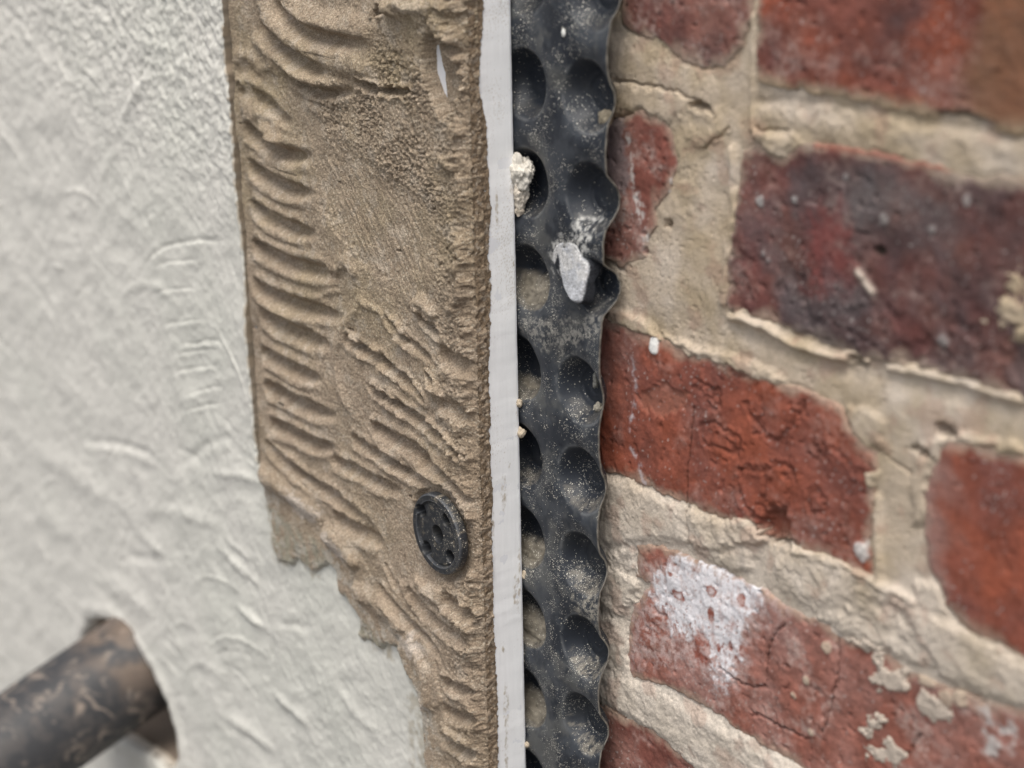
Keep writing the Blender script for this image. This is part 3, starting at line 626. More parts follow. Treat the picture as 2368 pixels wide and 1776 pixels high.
def build_coat():
    xs = np.concatenate([axis((XE - 1100, XE - 560, 4.0), (XE - 560, XE - 330, 0.9), (XE - 330, BX0 - 1.6, 0.55)), BX0 + np.array([-1.1, -0.8, -0.55, -0.32, -0.14, 0.0, 0.04, 0.10]), axis((BX0 + 0.6, BX0 + 135, 0.6))])
    zs = axis((-600, -330, 4.0), (-330, 190, 0.62), (190, 330, 4.0))
    X, Z = np.meshgrid(xs, zs)
    i0 = np.searchsorted(xs, XE - 200)
    upz = ss(ZC - 3.0, ZC + 1.0, zs)
    shift = (bnd_x(zs) - BX0 + 0.34 * fbm(zs, zs * 0, 6, 3, 621, gain=0.6)) * upz
    wgt = ss(BX0 - 40, BX0 - 8, xs)
    X = X + shift[:, None] * wgt[None, :]
    h = coat_height(X, Z, xs, zs)
    x, z = X[:, i0:], Z[:, i0:]
    sdu = np.repeat((xs - BX0)[None, :], len(zs), 0)
    edge = 1 - ss(0.0, 0.09, sdu)
    h = h - 0.35 * ss(-0.9, 0.0, sdu) * (upz[:, None])
    upper = ss(ZC - 1.5, ZC + 0.5, Z)
    h = h * (1 - upper * (1 - edge)) - 3.5 * upper * (1 - edge)
    lip = np.exp(-((sdu + 1.2) / 1.0) ** 2) * upper; h += 0.5 * lip * (0.6 + fbm(X, Z, 5, 3, 622))
    c = np.ones(X.shape + (3,)) * np.array((0.64, 0.617, 0.568))
    green = np.clip(ss(-120, 0, X - (XE - 190)) * 0.7 + 0.5 * fbm(X, Z, 60, 3, 624), 0, 1)
    c = mixc(c, (0.58, 0.58, 0.52), green * 0.6)
    c = c * (1 + 0.035 * fbm(X, Z, 14, 4, 625) + 0.03 * fbm(X, Z, 3, 3, 626))[..., None]
    # worn edge and brown stains beside the adhesive
    wear = np.exp(-((sdu + 0.4) / 0.6) ** 2) * upper * ss(-0.1, 0.3, fbm(X, Z, 7, 4, 627)); c = mixc(c, (0.34, 0.25, 0.16), 0.6 * wear)
    for k, (pts, a) in enumerate(((zf((612, 1150), (660, 1160), (720, 1240), (745, 1330), (725, 1330), (700, 1290), (660, 1310), (640, 1290), (630, 1220)), 0.7), (zf((835, 1440), (900, 1450), (935, 1500), (900, 1520), (860, 1490)), 0.6),
                                  (zf((950, 1570), (985, 1600), (990, 1776), (1000, 2000), (950, 2000), (955, 1776), (945, 1660)), 0.45))):
        m = patch(X[:, i0:], Z[:, i0:], pts, 640 + 3 * k, soft=2.5, jit=2.5)
        c[:, i0:] = mixc(c[:, i0:], (0.30, 0.24, 0.15), a * m * ss(-0.5, 0.4, fbm(X[:, i0:], Z[:, i0:], 4, 4, 650)))
    st = patch(X[:, i0:], Z[:, i0:], zf((735, 0), (770, 0), (780, 170), (740, 190)), 661, soft=5, jit=5); c[:, i0:] = mixc(c[:, i0:], (0.46, 0.42, 0.33), 0.35 * st)
    sdh = np.full(X.shape, -99.0); j0, j1, k0, k1 = window(xs, zs, np.array(HOLE).min(0), np.array(HOLE).max(0), 25)
    sdh[k0:k1, j0:j1] = 0.9 * fbm(X[k0:k1, j0:j1], Z[k0:k1, j0:j1], 7, 4, 664) + poly_sd(X[k0:k1, j0:j1], Z[k0:k1, j0:j1], curve(HOLE + HOLE[:1], 5))
    h = h + 1.0 * np.exp(-((sdh + 5) / 4.0) ** 2)
    h = h - 6.5 * ss(-1.5, 1.3, sdh)
    c = mixc(c, (0.42, 0.33, 0.25), 0.7 * ss(-1.0, 1.0, sdh))
    rxc = np.full(X.shape, -99.0); rxc[:, i0:] = -poly_sd(x, z, RAGP)
    wall_ = ss(-0.2, 0.02, sdu) * upz[:, None] * ss(0.3, 0.1, sdu); c = mixc(c, (0.17, 0.125, 0.08), 0.9 * wall_)
    keep = (sdh < 1.0) & np.where(Z > ZC - 1.0, sdu < 0.3, rxc < 9)
    return link('finish_coat', field_mesh('finish_coat', xs, zs, YF - h, c, keep=keep, X=X), M_coat, panel)
build_coat()

# sleeve and dark cavity behind the hole
hp = curve(HOLE + HOLE[:1], 5)[:-1]
rings = []
for dy, k in ((-1.5, 1.012), (3, 1.0), (20, 0.97), (21, 0.6), (21.5, 0.01)):
    rings.append(np.stack([HCEN[0] + (hp[:, 0] - HCEN[0]) * k, np.full(len(hp), YF + dy), HCEN[1] + (hp[:, 1] - HCEN[1]) * k], 1))
V = np.vstack(rings); n = len(hp)
Q = np.array([[r * n + i, r * n + (i + 1) % n, (r + 1) * n + (i + 1) % n, (r + 1) * n + i] for r in range(len(rings) - 1) for i in range(n)])
link('pipe_hole', raw_mesh('pipe_hole', V, Q, None), M_dark, panel)

# --- adhesive
def build_adhesive():
    xs = np.concatenate([axis((XE - 150, XE - 118, 0.7), (XE - 118, XE - 0.6, 0.36)), XE + np.array([-0.3, -0.1, 0.1, 0.3, 0.42, 0.5, 0.55, 0.6])])
    zs = axis((-330, -160, 2.5), (-160, 170, 0.38), (170, 320, 2.5))
    X, Z = np.meshgrid(xs, zs)
    n_big = fbm(X, Z, 34, 3, 701); n_mid = fbm(X, Z, 9, 4, 702); n_fine = fbm(X, Z, 2.0, 4, 703, gain=0.6)
    h = 6.0 + 0.7 * n_big + 0.30 * n_mid
    rough = np.full(X.shape, 0.45)
    smooth_ = np.zeros(X.shape)
    def win(pts, m):
        p = np.array(pts); i0, i1, j0, j1 = window(xs, zs, p.min(0), p.max(0), m); return slice(j0, j1), slice(i0, i1)
    def carve(pts, wd, dep, t0=0.06, t1=0.25, jit=0.6, seed=0):
        t1 = t1 * 2.4
        """a comb groove: blunt at the start, running out at the end"""
        p = curve(pts); s = win(p, wd * 2.4); x, z = X[s], Z[s]
        if x.size == 0: return
        d, t, sd = line_dist(x + jit * fbm(x, z, 5, 3, 710 + seed), z + jit * fbm(x, z, 5, 3, 730 + seed), p)
        dep = dep * 1.45
        end = ss(-0.001, t0, t) * ss(-0.001, t1, 1 - t)
        wv = wd * (0.62 + 0.38 * end)
        prof = np.exp(-(d / wv) ** 2.8)
        h[s] -= dep * end * prof
        h[s] += 0.22 * dep * end * np.exp(-((d - 1.9 * wv) / (0.7 * wv)) ** 2)
        smooth_[s] = np.maximum(smooth_[s], end * np.exp(-(d / (1.3 * wv)) ** 2))
    def heap(pts, wd, ht, jit=1.0, seed=0, t0=0.1, t1=0.15, power=2.4):
        p = curve(pts); s = win(p, wd * 2.4 + 2); x, z = X[s], Z[s]
        if x.size == 0: return
        d, t, sd = line_dist(x + jit * fbm(x, z, 7, 4, 750 + seed), z + jit * fbm(x, z, 7, 4, 770 + seed), p)
        end = ss(-0.001, t0, t) * ss(-0.001, t1, 1 - t)
        h[s] += ht * end * np.exp(-(d / wd) ** power)
    def level(pts, ht, seed, soft=1.0, jit=1.5, mode='max', keep=1.0):
        s = win(pts, 8); x, z = X[s], Z[s]
        m = patch(x, z, pts, seed, soft, jit) * keep
        tgt = ht + 0.3 * n_mid[s]
        new = h[s] * (1 - m) + tgt * m
        h[s] = np.maximum(h[s], new) if mode == 'max' else new
    # ---- left comb: regular grooves running out to the right
    left = [(a1((285, 855), (400, 955), (560, 1045), (790, 1075)), 2.6, 3.3), (a1((310, 1125), (420, 1205), (560, 1275), (800, 1335)), 2.6, 3.4), (a1((335, 1395), (460, 1490), (620, 1560), (810, 1605)), 2.5, 3.2),
            (a2((335, 65), (480, 145), (640, 212), (900, 272), (1000, 292)), 2.6, 3.2), (a2((345, 330), (450, 400), (600, 470), (800, 525), (1000, 585)), 2.5, 3.3), (a2((390, 530), (520, 620), (700, 695), (910, 780)), 2.7, 3.3),
            (a2((395, 805), (560, 890), (700, 955), (860, 1005)), 2.5, 3.0), (a2((420, 1045), (560, 1100), (700, 1172), (960, 1260)), 2.5, 3.2), (a2((460, 1300), (600, 1350), (750, 1425), (960, 1490)), 2.4, 3.0), (a2((440, 1420), (520, 1520), (620, 1600), (760, 1700)), 2.2, 2.4)]
    for i, (p, wd, dep) in enumerate(left): carve(p, wd * 1.05, dep, 0.05, 0.16, 0.5, i)
    holes = a1((315, 870), (335, 1135), (350, 1405)) + a2((360, 78), (385, 335))
    # ---- big sweeping ridges at the top
    heap(a1((430, -200), (450, 20), (560, 200), (700, 305), (850, 385), (1000, 425), (1230, 480)), 4.6, 3.2, 0.9, 1)
    heap(a1((560, -150), (640, 50), (760, 125), (900, 165), (1100, 190), (1230, 240)), 4.4, 3.0, 0.9, 2)
    heap(a1((330, 200), (450, 340), (600, 440), (750, 530), (900, 575), (1020, 575)), 3.2, 2.6, 1.4, 3)
    heap(a1((210, 370), (330, 380), (430, 450), (540, 470)), 2.6, 1.6, 1.4, 4)
    heap(a1((230, 520), (300, 560), (420, 560)), 2.4, 1.5, 1.5, 5)
    heap(a1((270, 690), (400, 800), (500, 930), (580, 1010)), 3.4, 1.9, 1.0, 6)
    heap(a1((470, 930), (570, 1010)), 3.0, 1.6, 1.2, 7)
    heap(a1((700, 700), (850, 800), (840, 990)), 2.0, 0.8, 1.4, 8)
    carve(a1((390, 150), (500, 262), (650, 382), (800, 462), (930, 492)), 2.6, 3.0, 0.1, 0.15, 0.6, 21)
    carve(a1((480, 20), (620, 132), (780, 230), (1000, 272), (1230, 305)), 2.5, 2.6, 0.1, 0.2, 0.6, 22)
    carve(a1((560, 490), (700, 575), (830, 625), (1010, 615), (1050, 560)), 1.9, 2.6, 0.2, 0.1, 0.8, 23)
    carve(a1((350, 620), (450, 705), (560, 800), (650, 860)), 2.6, 2.6, 0.15, 0.2, 0.7, 24)
    carve(a1((260, 545), (290, 600), (250, 650)), 1.6, 2.2, 0.2, 0.2, 0.8, 25)
    carve(a1((1050, 545), (1160, 600), (1300, 625), (1400, 620), (1510, 660)), 1.1, 3.2, 0.1, 0.1, 1.5, 26)
    carve(a1((1195, 60), (1200, 130)), 1.3, 3.8, 0.05, 0.05, 0.3, 27); carve(a1((1200, 60), (1260, 70)), 1.3, 3.2, 0.05, 0.3, 0.3, 28)
    carve(a1((1530, 180), (1620, 280), (1700, 330), (1790, 370)), 1.7, 2.8, 0.2, 0.1, 0.9, 29)
    heap(a1((1560, 60), (1650, 190), (1760, 270), (1840, 330)), 3.6, 2.4, 1.2, 9)
    heap(a1((1560, 420), (1680, 520), (1800, 600)), 3.0, 1.2, 1.6, 10)
    heap(a1((1620, 1100), (1760, 1140), (1820, 1400), (1760, 1480)), 2.4, 1.7, 2.0, 11)
    heap(a1((1260, 40), (1400, 60), (1500, 110), (1520, 180)), 3.2, 1.8, 1.6, 12)
    heap(a1((1230, 60), (1420, 30), (1600, 40), (1880, 10)), 2.4, 2.8, 1.6, 13)
    # ---- scraped middle zone
    level(a1((760, 1080), (1000, 1000), (1200, 1160), (1400, 1300), (1660, 1400), (1680, 1700), (1400, 1900), (1120, 1850), (950, 1600), (820, 1350)), 5.0, 801, 5, 3, 'set', 0.85)
    # edge of the second comb pass
    heap(a2((1120, 400), (1060, 520), (970, 620), (925, 740), (915, 860), (945, 1000), (1000, 1150), (1080, 1300)), 2.0, 1.0, 1.2, 14)
    heap(a2((1090, 420), (1130, 480), (1220, 520), (1250, 620)), 1.3, 1.2, 0.9, 15)
    heap(a2((790, 230), (900, 265), (980, 190), (1060, 260), (1100, 300)), 2.2, 1.4, 1.6, 16)
    heap(a2((760, 450), (840, 400), (960, 390)), 1.0, 0.7, 0.6, 17)
    # ---- right-hand comb, steeper strokes with torn holes
    right = [(a2((960, 700), (1080, 775), (1200, 835), (1290, 900), (1420, 1010), (1560, 1160)), 1.8, 2.6), (a2((1130, 1040), (1220, 1090), (1310, 1140), (1380, 1190), (1560, 1330), (1700, 1440), (1800, 1560)), 1.9, 2.9), (a2((1150, 1300), (1300, 1390), (1450, 1470), (1560, 1560), (1680, 1660)), 2.4, 3.2),
             (a2((1240, 560), (1340, 650), (1430, 740), (1560, 850), (1640, 960)), 1.5, 1.9), (a2((1620, 820), (1720, 870), (1800, 950)), 3.2, 2.6), (a2((1640, 1150), (1760, 1230), (1830, 1330)), 3.2, 2.4), (a2((1480, 560), (1580, 640), (1640, 740)), 1.5, 2.2), (a2((1010, 1380), (1150, 1470), (1300, 1560), (1420, 1640)), 2.0, 2.2)]
    for i, (p, wd, dep) in enumerate(right): carve(p, wd, dep, 0.08, 0.12, 0.9, 40 + i)
    heap(a2((1440, 470), (1540, 490), (1620, 560)), 2.2, 2.6, 1.6, 18); heap(a2((1520, 1040), (1620, 1080), (1680, 1170), (1600, 1280)), 2.4, 1.8, 1.8, 19)
    heap(a2((1680, 230), (1760, 280), (1740, 480), (1690, 540)), 2.0, 1.4, 1.8, 20)
    holes += a2((1068, 772), (1215, 835), (1240, 870), (1215, 1082), (1270, 1120), (1340, 1170), (1380, 700), (1585, 995), (1510, 1100), (1600, 1345), (1690, 1425), (1735, 1490), (1205, 1330), (1350, 655), (1580, 640))
    # ---- the lower comb round the fixing
    low = [(a3((430, 20), (560, 135), (680, 205), (830, 320), (960, 405)), 2.4, 2.8), (a3((660, 20), (800, 75), (940, 150), (1080, 200)), 2.2, 2.4), (a3((930, -10), (1120, 110), (1260, 190)), 1.9, 2.2), (a3((1130, 20), (1250, 100), (1360, 210), (1440, 300)), 2.1, 2.6),
           (a3((690, 325), (800, 385), (930, 450), (960, 500)), 3.2, 3.0), (a3((920, 680), (1010, 780), (1090, 880), (1160, 940), (1230, 1020), (1270, 1130)), 2.0, 2.8), (a3((1080, 690), (1180, 820), (1290, 920), (1430, 1030)), 2.4, 3.0), (a3((1270, 745), (1360, 810), (1450, 880)), 2.6, 3.0),
           (a3((1260, 1190), (1360, 1230), (1450, 1255)), 1.9, 2.6), (a3((1270, 1335), (1360, 1375), (1460, 1400)), 2.3, 2.8), (a3((1255, 1470), (1360, 1540), (1450, 1600)), 2.4, 3.0), (a3((1240, 1700), (1350, 1760), (1460, 1800)), 2.4, 3.0), (a3((960, 560), (1040, 700), (1100, 800)), 1.4, 1.2)]
    for i, (p, wd, dep) in enumerate(low): carve(p, wd, dep, 0.1, 0.12, 0.7, 60 + i)
    heap(a3((1170, 690), (1250, 760), (1350, 860), (1440, 960)), 2.2, 1.6, 1.1, 21); heap(a3((1040, 640), (1120, 760), (1240, 880), (1340, 970), (1450, 1080)), 2.2, 1.6, 1.1, 22)
    heap(a3((1120, 640), (1250, 730), (1380, 790), (1440, 800)), 2.4, 2.0, 1.3, 23); heap(a3((1280, 1230), (1380, 1290), (1450, 1340)), 2.0, 1.4, 1.2, 24)
    heap(a3((1270, 1420), (1360, 1490), (1450, 1540)), 2.4, 1.6, 1.2, 25); heap(a3((1360, 360), (1420, 390), (1450, 330)), 2.4, 1.6, 1.6, 26)
    # ---- ragged overlap onto the finish coat
    heap(a3((1100, 955), (1160, 1060), (1205, 1180), (1190, 1310)), 3.4, 3.6, 1.2, 27, 0.05, 0.05); heap(a3((300, 90), (420, 160), (560, 260), (640, 320)), 4.6, 3.2, 1.2, 28); heap(a3((640, 390), (740, 470), (840, 600)), 4.2, 3.4, 1.2, 29)
    heap(a3((800, 700), (920, 770), (1020, 860), (1060, 980)), 4.0, 2.6, 1.4, 30)
    for k, (pts, ht) in enumerate(((a3((235, 85), (290, 60), (350, 50), (470, 90), (600, 180), (690, 270), (680, 340), (580, 360), (530, 380), (460, 300), (370, 190), (310, 150)), 5.6),
                                   (a3((570, 400), (640, 360), (740, 430), (830, 530), (900, 640), (900, 710), (780, 660), (710, 570), (650, 480)), 5.6),
                                   (a3((770, 680), (920, 730), (1010, 800), (1080, 900), (1040, 1010), (960, 960), (860, 860), (800, 780)), 5.5),
                                   (a3((1050, 960), (1100, 930), (1170, 960), (1220, 1060), (1250, 1180), (1270, 1310), (1200, 1340), (1150, 1340), (1130, 1230), (1070, 1110), (1045, 1030)), 6.6),
                                   (a3((1160, 1350), (1240, 1360), (1250, 1500), (1270, 1659), (1280, 1900), (1170, 1900), (1170, 1500)), 5.3))):
        level(pts, ht + 0.6, 820 + 4 * k, 1.0, 1.2)
    rx = -poly_sd(X + 1.5 * fbm(X, Z, 12, 5, 841, gain=0.6), Z + 1.5 * fbm(X, Z, 12, 5, 842, gain=0.6), RAGP)
    low_zone = 1 - ss(ZC - 3, ZC + 1, Z)
    film = coat_height(X, Z, xs, zs)
    hl = np.maximum(h, film + 0.25 + 0.2 * n_mid * ss(0, 4, rx) - 1.2 * ss(10, 16, rx) - 3 * ss(14, 30, rx))
    hl = np.where(rx < 4, film + 0.15 + (hl - film - 0.15) * ss(-0.5, 2.2, rx), hl)
    hl = hl * ss(-0.5, 0.3, rx) + (film - 0.7) * (1 - ss(-0.5, 0.3, rx))
    sdu = X - bnd_x(Z)
    hu = h * 1.0
    # flat floated strip beside the cut edge of the coat
    strip = 1 - ss(4.5, 8.5, sdu + 1.2 * fbm(X, Z, 14, 3, 845))
    topz = ss(a1((0, 560))[0][1] - 6, a1((0, 100))[0][1], Z)
    hu = hu * (1 - strip) + (2.9 + 0.15 * n_mid + 0.6 * topz) * strip
    hu = np.maximum(hu - 1.2 * np.exp(-((sdu - 0.4) / 0.35) ** 2), 0.5)
    hu = np.where(sdu < -1.5, -1.0, hu)
    h = hu * (1 - low_zone) + hl * low_zone
    # ---- torn holes, pits and crumbs
    for k, q in enumerate(holes):
        s = win([q], 5); x, z = X[s], Z[s]
        u = (0.75 * (x - q[0]) - 0.66 * (z - q[1])); v = (0.66 * (x - q[0]) + 0.75 * (z - q[1]))
        hr_ = np.hypot(u / 2.9, v / 1.25) + 0.35 * fbm(x, z, 2.5, 3, 860 + k); m = 1 - ss(0.9, 1.08, hr_); h[s] += 1.3 * np.exp(-((hr_ - 1.5) / 0.5) ** 2) * (k > 4); h[s] = np.maximum(h[s] - 6.5 * m, np.minimum(h[s], 0.25))
    pz = (a1((1150, 780), (1450, 1050), (1560, 1330), (1300, 480), (900, 720), (1330, 1130), (1480, 620)), 9.0)
    for q in pz[0]:
        s = win([q], 26); rough[s] = np.maximum(rough[s], 2.0 * np.exp(-((X[s] - q[0]) ** 2 + (Z[s] - q[1]) ** 2) / (2 * pz[1] ** 2)))
    right_edge = ss(XE - 30, XE - 8, X); rough = np.maximum(rough, 1.15 * right_edge)
    mid = patch(X, Z, a1((760, 1080), (1100, 1180), (1300, 1300), (1600, 1460), (1500, 1900), (1120, 1850), (950, 1600), (820, 1350)), 871, soft=7, jit=4)
    rough = rough * (1 - 0.75 * smooth_) * (1 - 0.55 * mid)
    rough = np.where(sdu < 9, rough * 0.5, rough)
    n_gr = fbm(X, Z, 1.15, 2, 876)
    h += np.maximum(rough, 0.35) * (0.28 * n_fine + 0.42 * n_gr + 0.05 * np.clip(ridged(X, Z, 2.4, 2, 872), -1, 1))
    pits = ss(0.54, 0.72, perlin(X / 1.25, Z / 1.25, 873) + 0.18 * (rough - 1)); h -= np.clip(rough, 0.2, 1.6) * 0.9 * pits
    pit2 = ss(0.55, 0.75, perlin(X / 2.3, Z / 2.0, 877) + 0.25 * (rough - 1)); h -= np.clip(rough, 0.0, 1.6) * 1.1 * pit2
    u = 0.62 * X - 0.78 * Z; v = 0.78 * X + 0.62 * Z
    stria = fbm(u / 12, v, 1.3, 3, 875); h += stria * (0.28 * mid + 0.10)
    h = np.maximum(h, 0.35)
    level(a1((1520, 230), (1560, 250), (1700, 420), (1740, 560), (1700, 760), (1625, 790), (1590, 690), (1540, 600), (1510, 480), (1500, 350)), 0.9, 886, 1.2, 1.0, 'set', 0.95)
    # ---- slit where the white board shows, and the rolled edge at the end of the board
    sl = a1((1525, 265), (1545, 300), (1562, 420), (1582, 540), (1602, 680), (1617, 750), (1588, 690), (1543, 600), (1513, 480), (1505, 360))
    s = win(sl, 6); m = patch(X[s], Z[s], sl, 881, 0.4, 0.35); h[s] = h[s] * (1 - m) - 1.2 * m
    rw = 5.0 + 4.5 * fbm(X / 2, Z, 9, 4, 882, gain=0.6); roll = ss(0, 1, np.clip((XE + 0.3 - X) / rw, 0, 1)); h = h * (0.30 + 0.70 * roll ** 0.8)
    fxz = at(1015, 1234, YF - 7.0); rf = np.hypot(X - fxz[0], Z - fxz[1]) + 0.8 * fbm(X, Z, 5, 3, 883)
    mf = 1 - ss(16.5, 19.0, rf); h = h * (1 - mf) + np.minimum(h, 3.2) * mf
    # ---- colour
    c = np.ones(X.shape + (3,)) * np.array((0.405, 0.322, 0.238))
    c = mixc(c, (0.375, 0.30, 0.195), np.clip(0.15 + 0.8 * fbm(X, Z, 40, 4, 891), 0, 0.8))
    c = mixc(c, (0.41, 0.32, 0.245), ss(-60, 30, -Z) * 0.5)
    c = c * (1 + 0.08 * n_mid + 0.10 * n_fine + 0.12 * n_gr)[..., None]
    c = mixc(c, (0.58, 0.50, 0.41), 0.40 * ss(0.15, 0.7, fbm(X, Z, 10, 5, 892, gain=0.68)))
    c = mixc(c, (0.31, 0.235, 0.165), 0.35 * ss(0.1, 0.6, fbm(X, Z, 16, 4, 893)) )
    c = mixc(c, (0.31, 0.235, 0.165), 0.45 * ss(XE - 9, XE - 2, X))
    c = mixc(c, (0.32, 0.245, 0.185), 0.6 * strip * (1 - low_zone))
    for pts in (a3((1050, 960), (1120, 940), (1180, 1010), (1100, 1060)), a3((1130, 1240), (1190, 1260), (1200, 1340), (1150, 1340)), a3((440, 170), (640, 300), (600, 350), (500, 300)), a3((640, 380), (720, 440), (800, 560), (700, 520))):
        s = win(pts, 8); c[s] = mixc(c[s], (0.68, 0.60, 0.53), 0.7 * patch(X[s], Z[s], pts, 897, 2, 2.5))
    grit = ss(0.45, 0.62, perlin(X / 0.75, Z / 0.75, 894) + 0.3 * fbm(X, Z, 9, 3, 895)); c = mixc(c, (0.66, 0.58, 0.46), 0.55 * grit)
    pore = ss(0.42, 0.6, perlin(X / 0.9, Z / 0.8, 896) + 0.22 * (rough - 1)); h = h - 0.5 * pore * np.clip(rough, 0.3, 1.5)
    for pts in (a3((320, 260), (360, 270), (440, 330), (530, 400), (590, 560), (560, 580), (400, 590), (350, 480)), a3((560, 400), (620, 450), (700, 580), (600, 620)), a3((790, 850), (860, 870), (960, 960), (1040, 1030), (960, 1040), (880, 990), (800, 960))):
        s = win(pts, 8); c[s] = mixc(c[s], (0.37, 0.345, 0.27), 0.85 * patch(X[s], Z[s], pts, 899, 1.6, 2.2) * ss(-0.6, 0.3, fbm(X[s], Z[s], 4, 4, 900)))
    fe = ss(3.0, 0.2, rx + 1.6 * fbm(X, Z, 5, 4, 907, gain=0.7)) * low_zone * (rx < 6); c = mixc(c, (0.50, 0.485, 0.42), 0.75 * fe)
    sm = ss(18, 4, rx) * low_zone * ss(0.05, 0.4, fbm(X, Z, 8, 5, 908, gain=0.72)); c = mixc(c, (0.56, 0.525, 0.46), 0.6 * sm)
    keep = (sdu > -3.0) | (Z < ZC + 2)
    keep &= (rx > -0.6) | (Z > ZC - 1)
    Yv = YF - h
    tail = np.clip((X - XE - 0.3) / 0.3, 0, 1); Yv = Yv * (1 - tail) + (YF + 2.2) * tail
    X = X + np.clip((X - XE + 1.2) / 1.5, 0, 1) * (0.9 * fbm(Z, Yv, 3.0, 4, 884, gain=0.6) + 0.5 * fbm(Z, Z * 0, 17, 2, 885) + 0.1)
    return link('adhesive', field_mesh('adhesive', xs, zs, Yv, np.clip(c, 0.02, 0.9), keep=keep, X=X), M_adh, panel)
build_adhesive()

# adhesive squeezed over the arris on to the end of the board
def build_end_smear():
    ys = axis((YF - 1.6, YF + 10.5, 0.2)); zs = axis((-300, -160, 2.0), (-160, 175, 0.4), (175, 300, 2.0))
    Yg, Zg = np.meshgrid(ys, zs)
    tr = []
    for px, py in ((1118, -100), (1118, 0), (1114, 63), (1107, 202), (1122, 274), (1128, 380), (1135, 485), (1128, 590), (1134, 636), (1134, 745), (1129, 853), (1134, 962), (1132, 1016), (1136, 1106), (1141, 1142), (1137, 1188), (1138, 1301), (1142, 1452), (1150, 1603), (1152, 1776), (1156, 1950)):
        dv = R @ np.array([px - CX, CY - py, F]); q = (CAM + (XE / 1000 - CAM[0]) / dv[0] * dv) * 1000; tr.append((q[2], q[1] - YF))
    tr = np.array(sorted(tr))
    reach = np.interp(Zg, tr[:, 0], tr[:, 1]) + 0.5 * fbm(Zg, Yg, 3.0, 4, 902, gain=0.7)
    d = reach - (Yg - YF)
    t = 0.50 * ss(-0.2, 0.4, d) + 0.35 * ss(0.5, 6, d) - 0.05 + 0.34 * fbm(Yg, Zg, 2.2, 4, 903, gain=0.65) * ss(0, 1.5, d) + 0.15 * fbm(Yg, Zg, 6, 3, 904) * ss(0, 2, d)
    V = np.stack([(XE + t).ravel(), Yg.ravel(), Zg.ravel()], 1)
    c = np.ones(Yg.shape + (3,)) * np.array((0.275, 0.205, 0.14)) * (1 + 0.18 * fbm(Yg, Zg, 3, 4, 905))[..., None]
    c = mixc(c, (0.55, 0.48, 0.40), 0.5 * ss(0.2, 0.6, fbm(Yg, Zg, 2.2, 4, 906)))
    Q = grid_faces(len(ys), len(zs)); k = (d > -0.15).ravel(); Q = Q[k[Q].all(axis=1)]
    return link('adhesive_smear', raw_mesh('adhesive_smear', V, Q, c.reshape(-1, 3)), M_adh, panel)
build_end_smear()

# brown dust dabs and scrapes on the white end face
def end_dabs():
    ys = axis((YF + 2, YB - 0.6, 0.22)); zs = axis((-160, 175, 0.4))
    Yg, Zg = np.meshgrid(ys, zs)
    m = np.zeros(Yg.shape)
    for k, (px, py, a, b) in enumerate(((1165, 1140, 1.9, 9), (1140, 1220, 1.0, 8), (1195, 1370, 2.6, 9), (1200, 1300, 1.2, 7), (1163, 1500, 0.8, 2.4), (1170, 1640, 1.6, 14), (1188, 610, 0.7, 1.3), (1178, 1080, 0.8, 2), (1185, 430, 1.5, 5), (1190, 330, 1.2, 1), (1170, 1740, 1.2, 10), (1148, 480, .9, 10), (1195, 960, .8, 2.5))):
        # end plane x = XE
        dvec = R @ np.array([px - CX, CY - py, F]); p = (CAM + (XE / 1000 - CAM[0]) / dvec[0] * dvec) * 1000
        e = np.hypot((Yg - p[1]) / a, (Zg - p[2]) / b); m = np.maximum(m, (1 - ss(0.2, 1.25, e)) * (0.75 + 0.9 * fbm(Yg * 1.6, Zg, 2.2, 4, 911 + k, gain=0.65)))
    m = np.clip(0.8 * ss(0.2, 0.9, m), 0, 1)
    fine = ss(0.50, 0.62, perlin(Yg / 0.5, Zg / 0.6, 931) + 0.4 * fbm(Yg, Zg, 22, 3, 932) + 0.25 * m)
    m = np.clip(m * (0.6 + 0.8 * fbm(Yg, Zg / 1.6, 1.6, 4, 934, gain=0.7)) + 0.45 * fine * ss(-0.1, 0.4, fbm(Yg, Zg, 30, 3, 939)), 0, 0.85)
    t = 0.10 + 0.015 * fbm(Yg, Zg / 40, 0.9, 3, 933) + 0.015 * fbm(Yg, Zg, 1.5, 3, 936) + 0.08 * m + 0.10 * fbm(Zg, Yg / 6, 9, 4, 937)
    t = t * ss(0, 0.5, YB - 0.5 - Yg)
    V = np.stack([(XE + t).ravel(), Yg.ravel(), Zg.ravel()], 1)
    c = mixc(np.ones(Yg.shape + (3,)) * np.array((0.88, 0.88, 0.885)), (0.42, 0.35, 0.265), m)
    c = c * (1 + 0.03 * fbm(Yg, Zg / 12, 1.2, 3, 938))[..., None]
    link('end_face', raw_mesh('end_face', V, grid_faces(len(ys), len(zs)), c.reshape(-1, 3)), M_board, panel)
end_dabs()

